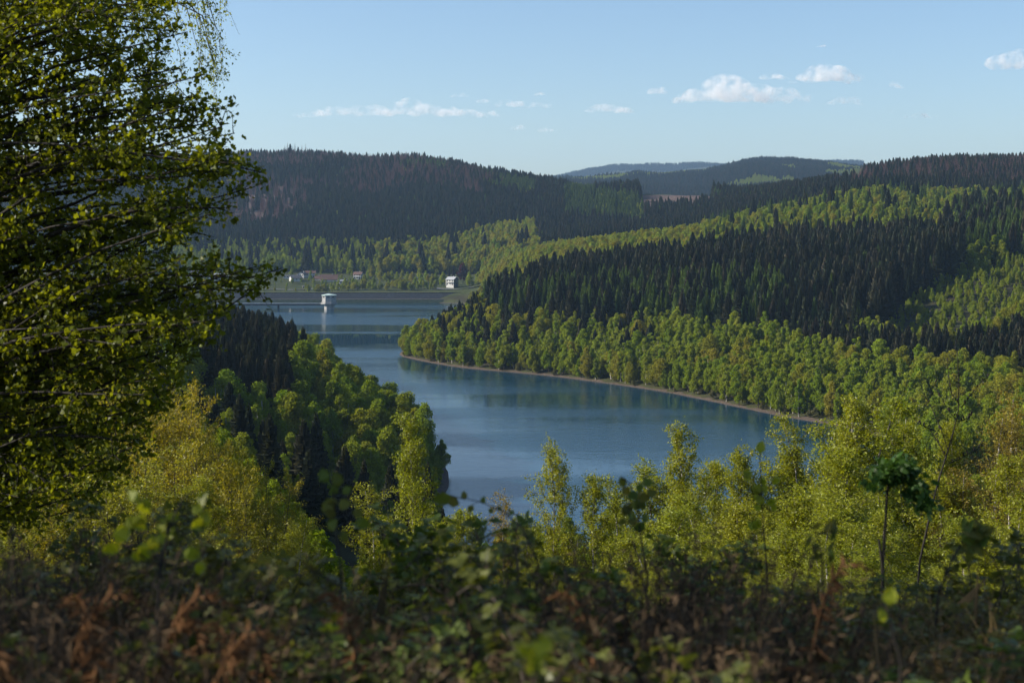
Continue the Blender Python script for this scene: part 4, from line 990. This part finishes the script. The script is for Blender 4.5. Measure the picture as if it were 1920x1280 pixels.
def hanging_birch():
    rg = np.random.default_rng(78); Yt = 24.0; xt = xat(-190, Yt); zg = gz(xt, Yt); org = np.array([xt, Yt, zg])
    o = empty('weeping_birch_tree', org); tag(o, 'fine hanging birch twigs trailing into the sky above the big maple', 'birch tree')
    tr = MB(); top = P(215, -260, Yt) - org; tp = np.array([[0, 0, -.4], top * [.1, .1, .4], top * [.4, .4, .75], top]); tr.tube(tp, [.16, .12, .07, .02], 6); tr.build('trunk', M['bark'], o)
    br = MB(); segs = []
    for i in range(38):
        px_ = rg.uniform(200, 395); r0 = rg.uniform(-330, 60) ; Yq = rg.uniform(22.5, 25.5)
        st = interp(tp, rg.uniform(.62, .98)); e0 = P(px_, r0, Yq) - org; ln = rg.uniform(.7, 1.9)
        e1 = e0 + [rg.uniform(.05, .3), rg.normal() * .1, -ln * .6]; e2 = e1 + [rg.uniform(-.05, .2), rg.normal() * .1, -ln * .5]
        pts = np.array([st, (st + e0) / 2 + [0, 0, .25], e0, e1, e2]); br.tube(pts, [.02, .014, .008, .004, .002], 4)
        segs += [(e0, e1), (e1, e2)]
        for j in range(5):
            p0 = interp(pts, rg.uniform(.45, .95)); p1 = p0 + [rg.uniform(-.1, .35), rg.normal() * .15, -rg.uniform(.2, .6)]
            br.tube([p0, (p0 + p1) / 2 + [.03, 0, .02], p1], [.004, .003, .002], 3); segs.append((p0, p1))
    br.build('branches', M['bark'], o)
    fol = MB(); fol.polys(leaves_on(rg, segs, 5200, .055, T_LEAF, .045, .8)); fol.build('crown', M['birch'], o)
hanging_birch()
# trees just outside the left edge that keep the foreground in shade
SHADE = meshes('shade_maple', skel(300, 11, 3.6, 70, 15000, .14, cs=.12, elev=(5, 60), sub=8, T=T_OVAL, r=.16), (M['darkbark'], M['darkbark'], M['maple']))
for i, (x, y) in enumerate(((-13.5, 5.0), (-17.5, 7.5))):
    near_tree('maple_tree', SHADE, (x, y, gz(x, y)), i * 1.3, 1 + .08 * (i % 3), 'maple beyond the left edge of the view shading the brambles', 'tree', 'shade trees beyond the left edge')

# ------------------------------------------------------------------ foreground: brambles, heather, grass, saplings
def bramble(seed, ncane, h, w, leaflet, nleaf=20):
    rg = np.random.default_rng(seed); cane = MB(); Ls = []
    for i in range(ncane):
        a = rg.random() * 6.283; reach = w * rg.uniform(.35, 1); hh_ = h * rg.uniform(.55, 1.1)
        st = np.array([rg.normal() * .08, rg.normal() * .08, -.1]); d = np.array([math.cos(a), math.sin(a), 0])
        s_ = np.linspace(0, 1, 8)[:, None]
        pts = st + d * reach * s_ ** 1.3 + np.array([0, 0, hh_]) * np.sin(np.pi * .62 * s_) + np.cumsum(rg.normal(size=(8, 3)) * .012, 0)
        cane.tube(pts, np.linspace(.0065, .0025, 8), 4)
        for j in range(nleaf):
            s2 = rg.uniform(.25, 1); p0 = interp(pts, s2); pd = norm(rg.normal(size=3) * .8 + [0, 0, .55]); pe = p0 + pd * rg.uniform(.04, .10)
            cane.tube([p0, pe], [.0018, .0014], 3)
            nn = norm(rg.normal(size=3) * .45 + [0, 0, .8]); t0 = norm(pd - nn * (pd @ nn)); sd_ = np.cross(nn, t0)
            for ang in (-1.1, 0, 1.1):
                Ls.append((pe, norm(t0 * math.cos(ang) + sd_ * math.sin(ang) + [0, 0, -.25]), nn, leaflet * rg.uniform(.7, 1.2) * (1 if ang == 0 else .85)))
    pos = np.array([l[0] for l in Ls]); fol = MB()
    fol.polys(cards(rg, pos, np.array([l[3] for l in Ls]), T_OVAL, direction=np.array([l[1] for l in Ls]), normal=np.array([l[2] for l in Ls]), jd=.1, jn=.15))
    return cane, fol
BR = [meshes('bramble', bramble(400 + i, 15, .85, .62, .050 + .006 * (i % 3), 26), (M['bark'], M['bramble'])) for i in range(5)]
def bush(name, ms, names_, px, row, Y, H0, label, cat, group, i, sx=1.0):
    x = xat(px, Y); z = gz(x, Y); hgt = max(.25, ztop(row, Y) - z); o = empty(name, (x, Y, z), i * 2.1)
    s_ = hgt / H0; o.scale = (sx * max(s_, .8), sx * max(s_, .8), s_)
    for nm, me in zip(names_, ms): link(nm, me, o)
    tag(o, label, cat, group); return o
TOP = np.array([(-50, 1010), (150, 1000), (230, 960), (330, 930), (420, 985), (520, 1045), (600, 1040), (680, 985), (760, 980), (860, 1000), (950, 1020), (1040, 1010), (1120, 1040), (1200, 1000), (1300, 1010), (1400, 1040), (1480, 1015), (1560, 1060), (1650, 1050), (1720, 1040), (1800, 1035), (1900, 1050), (2000, 1040)], float)
n_ = 0
for Y0, off, st in ((7.6, 25, 95), (6.0, 40, 105), (4.9, 95, 125), (3.9, 165, 150)):
    for px_ in np.arange(-40, 1990, st):
        p_ = px_ + rng.uniform(-25, 25); Yq = Y0 * rng.uniform(.92, 1.08)
        if p_ < 160 and Y0 < 7: continue
        if rng.random() < .14: continue
        if 1200 < p_ < 1310 and Y0 < 5.5: continue
        dep = {7.6: 'farthest', 6.0: 'third', 4.9: 'second', 3.9: 'nearest'}[Y0]
        wh = 'at the left' if p_ < 480 else 'left of the middle' if p_ < 900 else 'in the middle' if p_ < 1200 else 'right of the middle' if p_ < 1560 else 'at the right'
        bush('bramble_bush', BR[n_ % 5], ('cane', 'foliage'), p_, np.interp(p_, TOP[:, 0], TOP[:, 1]) + off + 66 + 55 * math.sin(p_ / 83 + Y0) + rng.uniform(-75, 60), Yq, .85, f'dark green bramble in the {dep} row of the foreground hedge {wh}', 'bramble bush', 'brambles of the foreground hedge', n_, rng.uniform(.9, 1.2)); n_ += 1
for o in list(COL.objects):
    if o.name.startswith('foliage') and o.parent and o.parent.name.startswith('bramble'): o['kind'] = 'stuff'
# heather: brown brush of fine twigs
def heather(seed, n, h, w):
    rg = np.random.default_rng(seed); tw_ = MB(); fl = MB(); Q = []
    for i in range(n):
        b = np.array([rg.normal() * w * .25, rg.normal() * w * .25, 0]); d = norm(np.array([b[0] * 1.6 + rg.normal() * .22, b[1] * 1.6 + rg.normal() * .22, 1.0])); L = h * rg.uniform(.5, 1.1)
        pts = np.array([b, b + d * L * .5 + rg.normal(size=3) * .02, b + d * L + rg.normal(size=3) * .05]); tw_.tube(pts, [.003, .0022, .001], 3)
        for j in range(34):
            t = rg.uniform(.25, 1); Q.append(np.concatenate([interp(pts, t), norm(d + rg.normal(size=3) * .7)]))
    Q = np.array(Q); fl.polys(cards(rg, Q[:, :3], .032 * (.5 + rg.random(len(Q))), T_LEAF * [1, .30, 1], direction=Q[:, 3:], jd=.2)); return tw_, fl
HE = [meshes('heather', heather(450 + i, 150, .7, .75), (M['darkbark'], M['heather'])) for i in range(3)]
k = 0
for px_, row_, Y_ in ((20, 1010, 5.6), (110, 1000, 5.2), (60, 1090, 4.2), (150, 1110, 4.4), (10, 1170, 3.4), (110, 1190, 3.3), (210, 1200, 3.4), (1235, 1020, 5.6), (1300, 1040, 5.2), (1190, 1100, 4.4), (1270, 1110, 4.2), (1350, 1120, 4.2), (1230, 1190, 3.4), (1320, 1200, 3.4), (520, 1170, 4.4), (420, 1210, 3.4), (870, 1200, 3.6)):
    wh = 'in the lower left corner' if px_ < 250 else 'in the brown patch right of the middle' if 1150 < px_ < 1400 else 'between the brambles'
    bush('heather_bush', HE[k % 3], ('stem', 'foliage'), px_, row_, Y_, .7, f'rusty brown heather {wh}, {"tall and farther back" if Y_ > 5 else "low and near" if Y_ < 3.8 else "of middling height"}', 'heather bush', 'heather in the foreground', k, 1.1); k += 1
# dead fern fronds
def fern(seed, h):
    rg = np.random.default_rng(seed); st = MB(); fl = MB(); Q = []
    s_ = np.linspace(0, 1, 9)[:, None]; pts = np.array([0, 0, 0]) + np.array([.3 * h, .05, 0]) * s_ ** 2 + np.array([0, 0, h]) * np.sin(s_ * 1.9) ; st.tube(pts, np.linspace(.006, .002, 9), 4)
    for t in np.linspace(.3, 1, 34):
        for sd_ in (-1, 1): Q.append((interp(pts, t), np.array([.3, sd_ * .8, -.35]), (1.15 - t) * .10))
    fl.polys(cards(rg, np.array([q[0] for q in Q]), np.array([q[2] for q in Q]), T_LEAF * [1, .38, 1], direction=np.array([q[1] for q in Q]), jd=.25)); return st, fl
FE = [meshes('fern', fern(470 + i, .7), (M['dryleaf'], M['dryleaf'])) for i in range(3)]
k = 0
for px_, row_, Y_ in ((255, 1120, 3.6), (205, 1140, 3.5), (395, 1125, 4.0), (345, 1190, 3.3), (470, 1190, 3.5), (515, 1160, 3.8), (90, 1120, 3.6), (690, 1130, 3.9), (40, 1130, 3.3), (1500, 1060, 4.2), (1145, 1130, 3.8)):
    bush('dead_fern', FE[k % 3], ('stem', 'frond'), px_, row_, Y_, .7, ['rust coloured withered fern frond bending over', 'upright withered brown fern frond', 'broken orange brown fern frond'][k % 3] + (' at the lower left' if px_ < 300 else ' left of the middle' if px_ < 800 else ' on the right'), 'dead fern', 'withered ferns', k); k += 1
# grass
def grass(name, label, n, y0, y1, h, mat, pr, dens=None):
    rg = np.random.default_rng(len(name)); Yg = rg.uniform(y0, y1, n); px_ = rg.uniform(*pr, n); Xg = xat(px_, Yg); Zg = height(Xg, Yg)
    d = norm(np.column_stack([rg.normal(size=n) * .35, rg.normal(size=n) * .35, np.ones(n)])); L = h * rg.uniform(.4, 1.1, n); w_ = rg.uniform(.0025, .006, n); b = np.column_stack([Xg, Yg, Zg]); sd_ = norm(np.column_stack([rg.normal(size=n), rg.normal(size=n) * .3, np.zeros(n)]))
    bend = norm(rg.normal(size=(n, 3)) * [1, 1, .1]) * (L * .35)[:, None]
    m1 = b + d * (L * .55)[:, None]; tip = b + d * L[:, None] + bend
    V = np.stack([b - sd_ * w_[:, None], b + sd_ * w_[:, None], m1 + sd_ * w_[:, None] * .8, tip, m1 - sd_ * w_[:, None] * .8], 1)
    m_ = MB(); m_.polys(V); o = m_.build(name, mat); tag(o, label, 'grass', kind='stuff')
grass('dry_grass', 'dry straw coloured grass along the bottom of the view', 9000, 2.2, 6.5, .55, M['drygrass'], (-100, 2020))
grass('green_grass', 'dark green grass between the brambles', 9000, 2.2, 8, .40, M['grass'], (-100, 2020))

# distinct leafy shoots whose single leaves can be told apart
def leafmesh(T, mat, nm):
    m_ = MB(); m_.polys(T[None].astype(float)); return m_.mesh(nm, [mat])
ovalm = leafmesh(T_OVAL * [1, 1.25, 1.6], M['bramble'], 'leaf'); brightm = leafmesh(T_OVAL * [1, 1.2, 1.6], M['birch'], 'leaf'); maplem = leafmesh(T_MAPLE, M['birch'], 'leaf'); narrowm = leafmesh(T_OVAL * [1, .7, 1.4], M['bramble'], 'leaf')
def shoot(name, path, leaves, lm, label, cat, Y, size, r=.004, barkm='darkbark', rot=None):
    pts = np.array([P(a, b, Y + (c[0] if c else 0)) for a, b, *c in path]); base = pts[0].copy()
    o = empty(name, base); m_ = MB(); q = pts - base
    g_ = gz(base[0], base[1])
    q = np.vstack([[[-.05, 0, g_ - base[2] - .05]], q]) if base[2] > g_ else q
    m_.tube(q, np.linspace(r * 1.3, r * .5, len(q)), 5); m_.build('stem', M[barkm], o)
    for a, b, ang, s_ in leaves:
        e = P(a, b, Y) - base; j = np.argmin(np.linalg.norm(q - e, axis=1))
        l = link('leaf', lm, o); l.location = e; l.scale = (size * s_,) * 3; l.rotation_euler = (rng.uniform(.9, 1.9), -math.radians(ang), rng.uniform(-.5, .5))
        if np.linalg.norm(q[j] - e) > .01:
            st_ = MB(); st_.tube([q[j], e], [.0016, .0012], 3); st_.build('petiole', M[barkm], o)
    tag(o, label, cat); return o
rl = lambda n, x0, x1, y0, y1: [(rng.uniform(x0, x1), rng.uniform(y0, y1), rng.uniform(-160, 160), rng.uniform(.7, 1.2)) for _ in range(n)]
shoot('bramble_shoot', [(640, 1080), (632, 1010), (625, 950), (628, 905)], rl(13, 608, 668, 905, 1010), ovalm, 'shoot with round dark leaves before the shaded gully', 'shoot', 4.6, .05)
shoot('bramble_shoot', [(1010, 1060), (980, 990), (940, 955), (900, 940), (850, 930)], [(845, 928, 200, 1.5), (872, 936, 100, .7), (885, 945, 250, .7), (905, 944, 80, .6), (925, 952, 230, .6), (940, 958, 120, .5), (862, 945, 160, 1.2), (955, 965, 40, .5)], ovalm, 'dark leafy twig reaching left across the water edge', 'twig', 5.5, .05, .003)
shoot('leafy_shoot', [(1215, 1080), (1200, 1000), (1195, 940), (1180, 905), (1165, 893)], rl(16, 1160, 1215, 885, 990), ovalm, 'leafy shoot with dark leaves standing before the birches in the middle', 'shoot', 6.2, .055)
shoot('leafy_shoot', [(1440, 1080), (1432, 1000), (1428, 930), (1425, 850)], [(1425, 850, 80, 1.2)] + rl(16, 1405, 1460, 880, 1010), brightm, 'upright shoot with small leaf tuft against the birch thicket', 'shoot', 7, .055)
shoot('leafy_shoot', [(1545, 1100), (1540, 1040), (1535, 1000)], rl(14, 1515, 1565, 985, 1045), narrowm, 'dark green sprig low before the right thicket', 'shoot', 5.5, .06)
shoot('rowan_shoot', [(1760, 1110), (1790, 1040), (1815, 1000), (1840, 985)], rl(24, 1780, 1850, 970, 1030), narrowm, 'dark feathery rowan spray right of the bare sapling', 'shoot', 5.8, .07)
shoot('leafy_shoot', [(1690, 1240), (1672, 1180), (1662, 1130)], [(1664, 1135, 75, 1.0), (1658, 1165, 110, .7)], brightm, 'single long bright green leaf hanging low on the right', 'shoot', 3.6, .05)
shoot('maple_seedling', [(1005, 1320), (1003, 1260), (1000, 1225)], [(1000, 1222, 30, 1.5), (1000, 1224, 160, 1.2), (1001, 1228, 270, 1.3)], maplem, 'blurred bright green maple seedling close at the bottom', 'seedling', 2.1, .022)
shoot('bramble_shoot', [(300, 1060), (320, 980), (345, 930), (380, 915)], rl(22, 215, 395, 920, 1060), brightm, 'blurred yellow green bramble shoot before the left thicket', 'shoot', 4.2, .055)

# dark young rowan and bare budding sapling on the right
def rowan():
    rg = np.random.default_rng(91); Yq = 8.5; base = P(1655, 1060, Yq); g_ = gz(base[0], base[1]); org = np.array([base[0], base[1], g_]); tr = MB(); fl = MB(); Q = []
    o = empty('rowan_sapling', org); tag(o, 'dark shaded young rowan with umbrella of leaves on a thin stem', 'sapling')
    tp = np.array([[0, 0, -.1], P(1655, 1060, Yq) - org, P(1660, 985, Yq) - org, P(1664, 920, Yq) - org, P(1672, 870, Yq) - org]); tr.tube(tp, [.011, .010, .008, .007, .004], 6); tr.tube([tp[1], P(1648, 1010, Yq) - org], [.010, .006], 5); tr.build('stem', M['darkbark'], o)
    for i in range(40):
        cx_ = rg.uniform(1622, 1752); c = P(cx_, 852 + ((cx_ - 1675) / 62) ** 2 * 48 + abs(rg.normal()) * 24, Yq + rg.uniform(-.2, .2)) - org; s0 = interp(tp, rg.uniform(.72, 1)); d = norm(c - s0 + [0, 0, .05]); L = .16
        for t in np.linspace(.1, 1, 6):
            for sd_ in (-1, 1): Q.append((s0 + (c - s0) * (.4 + .6 * t) , norm(d * .5 + np.array([0, sd_ * .5, -.55]) + rg.normal(size=3) * .3)))
    fl.polys(cards(rg, np.array([q[0] for q in Q]) + rg.normal(size=(len(Q), 3)) * .02, .065, T_OVAL * [1, .75, 1], direction=np.array([q[1] for q in Q]), jd=.2)); f_ = fl.build('foliage', M['rowan'], o); f_['kind'] = 'stuff'
rowan()
def bare_sapling():
    Yq = 20.0; org = P(1725, 1055, Yq); g_ = gz(org[0], org[1]); org[2] = g_; o = empty('bare_sapling', org); tag(o, 'thin bare sapling with budding twigs leaning right above the birch thicket', 'sapling')
    L = lambda *q: np.array([P(a, b, Yq) - org for a, b in q]); tr = MB(); tr.tube(np.vstack([[[-.15, 0, -.1]], L((1725, 1050), (1745, 960), (1760, 900), (1785, 820), (1797, 770), (1798, 715), (1795, 655))]), [.017, .015, .014, .012, .010, .008, .006, .004], 6); tr.build('stem', M['darkbark'], o)
    tw_ = [L((1778, 845), (1765, 805), (1750, 770), (1733, 740)), L((1795, 790), (1775, 765), (1752, 718)), L((1800, 760), (1783, 735), (1776, 675)), L((1802, 765), (1820, 740), (1850, 705)), L((1795, 790), (1815, 785), (1823, 775)), L((1780, 868), (1800, 860), (1835, 840)), L((1755, 808), (1735, 800), (1716, 790)), L((1775, 860), (1760, 830), (1740, 800))]
    bud = MB(); bud.tube([[0, 0, 0], [0, 0, .028], [0, 0, .056]], [.005, .012, .002], 6); bm_ = bud.mesh('bud', [M['darkbark']])
    for q in tw_:
        m_ = MB(); m_.tube(q, np.linspace(.007, .004, len(q)), 4); t_ = m_.build('twig', M['darkbark'], o)
        for s2 in np.linspace(.2, 1, 7):
            b = link('bud', bm_, t_); b.location = interp(q, s2 * .999) + rng.normal(size=3) * .006; b.rotation_euler = tuple(rng.uniform(-1, 1, 3)); b.scale = (rng.uniform(.7, 1.4),) * 3
bare_sapling()

# ------------------------------------------------------------------ air
hb = MB(); hb.box((0, 4790, 270), (33000, 9850, 580)) 
hm, nt, out = new_mat('haze_air'); pv = nt.nodes.new('ShaderNodeVolumePrincipled')
pv.inputs['Color'].default_value = (.46, .70, 1, 1); pv.inputs['Density'].default_value = HAZE; pv.inputs['Anisotropy'].default_value = .25
nt.links.new(pv.outputs[0], out.inputs['Volume'])
haze = hb.build('haze', hm); tag(haze, 'thin blue haze filling the air over the lake and hills', 'haze', kind='stuff')

# ------------------------------------------------------------------ clouds, far beyond the hills
cm, nt, out = new_mat('cloud_vapour'); N = nt.nodes; L = nt.links
pv = N.new('ShaderNodeVolumePrincipled'); pv.inputs['Color'].default_value = (1, 1, 1, 1); pv.inputs['Anisotropy'].default_value = .1
tc = N.new('ShaderNodeNewGeometry'); n1 = N.new('ShaderNodeTexNoise'); n1.inputs['Scale'].default_value = .009; n1.inputs['Detail'].default_value = 7; n1.inputs['Roughness'].default_value = .6
L.new(tc.outputs['Position'], n1.inputs['Vector'])
mr = N.new('ShaderNodeMapRange'); mr.interpolation_type = 'SMOOTHSTEP'; mr.inputs[1].default_value = .45; mr.inputs[2].default_value = .85; mr.inputs[3].default_value = 0; mr.inputs[4].default_value = CLOUD
L.new(n1.outputs[0], mr.inputs[0]); L.new(mr.outputs[0], pv.inputs['Density']); L.new(pv.outputs[0], out.inputs['Volume'])
cm.cycles.volume_step_rate = 1.0
import bmesh
def cloud(px, row, w, h, label, D=12000, seed=0, bumps=()):
    w *= 1.15; h *= 1.2; rg = np.random.default_rng(seed + int(px)); s = D / F; bm = bmesh.new(); n = max(7, int(w / 7))
    for i in range(n):
        t = (i + .5) / n * 2 - 1; prof = math.sqrt(max(.05, 1 - t * t)) * rg.uniform(.55, 1.0)
        for (bt, bw, bh) in bumps: prof += bh * math.exp(-((t - bt) / bw) ** 2)
        r = h * .5 * prof
        c = Vector(((px + t * w * .46 - 960) * s, D + rg.uniform(-.35, .35) * min(w, 90) * s, EYE - (row + h * .5 - r * .75 - YH) * s))
        g = bmesh.ops.create_icosphere(bm, subdivisions=2, radius=1); k = r * s
        for v in g['verts']: v.co = Vector((v.co.x * k * 1.5, v.co.y * k * 1.5, v.co.z * k * (1 if v.co.z > 0 else .55))) + c
    me = bpy.data.meshes.new('cloud'); bm.to_mesh(me); bm.free(); me.materials.append(cm)
    ctr = Vector(((px - 960) * s, D, EYE - (row - YH) * s)); me.transform(__import__('mathutils').Matrix.Translation(-ctr))
    o = link('cloud', me); o.location = ctr; md = o.modifiers.new('merge', 'REMESH'); md.mode = 'VOXEL'; md.voxel_size = max(9.0, h * s * .06)
    tag(o, label, 'cloud', 'clouds over the hills')
cloud(745, 205, 380, 26, 'long faint flat cloud low over the left hill', bumps=((.1, .1, .5),))
cloud(863, 177, 36, 11, 'small bright cloud puff above the long left cloud')
cloud(908, 188, 34, 10, 'tiny faint cloud between the left cloud and the middle puffs')
cloud(955, 191, 62, 18, 'ragged cloud puff left of the middle')
cloud(1012, 196, 66, 14, 'flat thin cloud just right of the ragged puff')
cloud(1012, 175, 28, 8, 'tiny cloud above the flat thin cloud')
cloud(1145, 201, 95, 20, 'thin wispy cloud in the middle of the sky')
cloud(1234, 169, 34, 16, 'small puff left of the biggest cloud')
cloud(1392, 172, 250, 40, 'biggest white cloud with peaked top over the far ridge', bumps=((-.28, .14, .5),))
cloud(1588, 187, 64, 18, 'white puff at the lower right of the biggest cloud')
cloud(1552, 139, 130, 30, 'domed white cloud above the right end of the biggest cloud', bumps=((-.1, .3, .3),))
cloud(1450, 141, 62, 16, 'pale puff left of the domed cloud')
cloud(1683, 156, 26, 20, 'small roundish cloud alone on the right')
cloud(1905, 106, 75, 42, 'bright cloud cut by the right edge of the view')
cloud(1720, 216, 62, 13, 'faint thin cloud low on the right')
cloud(1662, 209, 26, 9, 'very small faint cloud left of the faint thin one')
cloud(1030, 242, 50, 12, 'small cloud low just above the ridge line')
cloud(971, 238, 30, 12, 'smaller cloud beside the low one above the ridge')
cloud(1539, 86, 18, 6, 'lone tiny cloud high on the right')
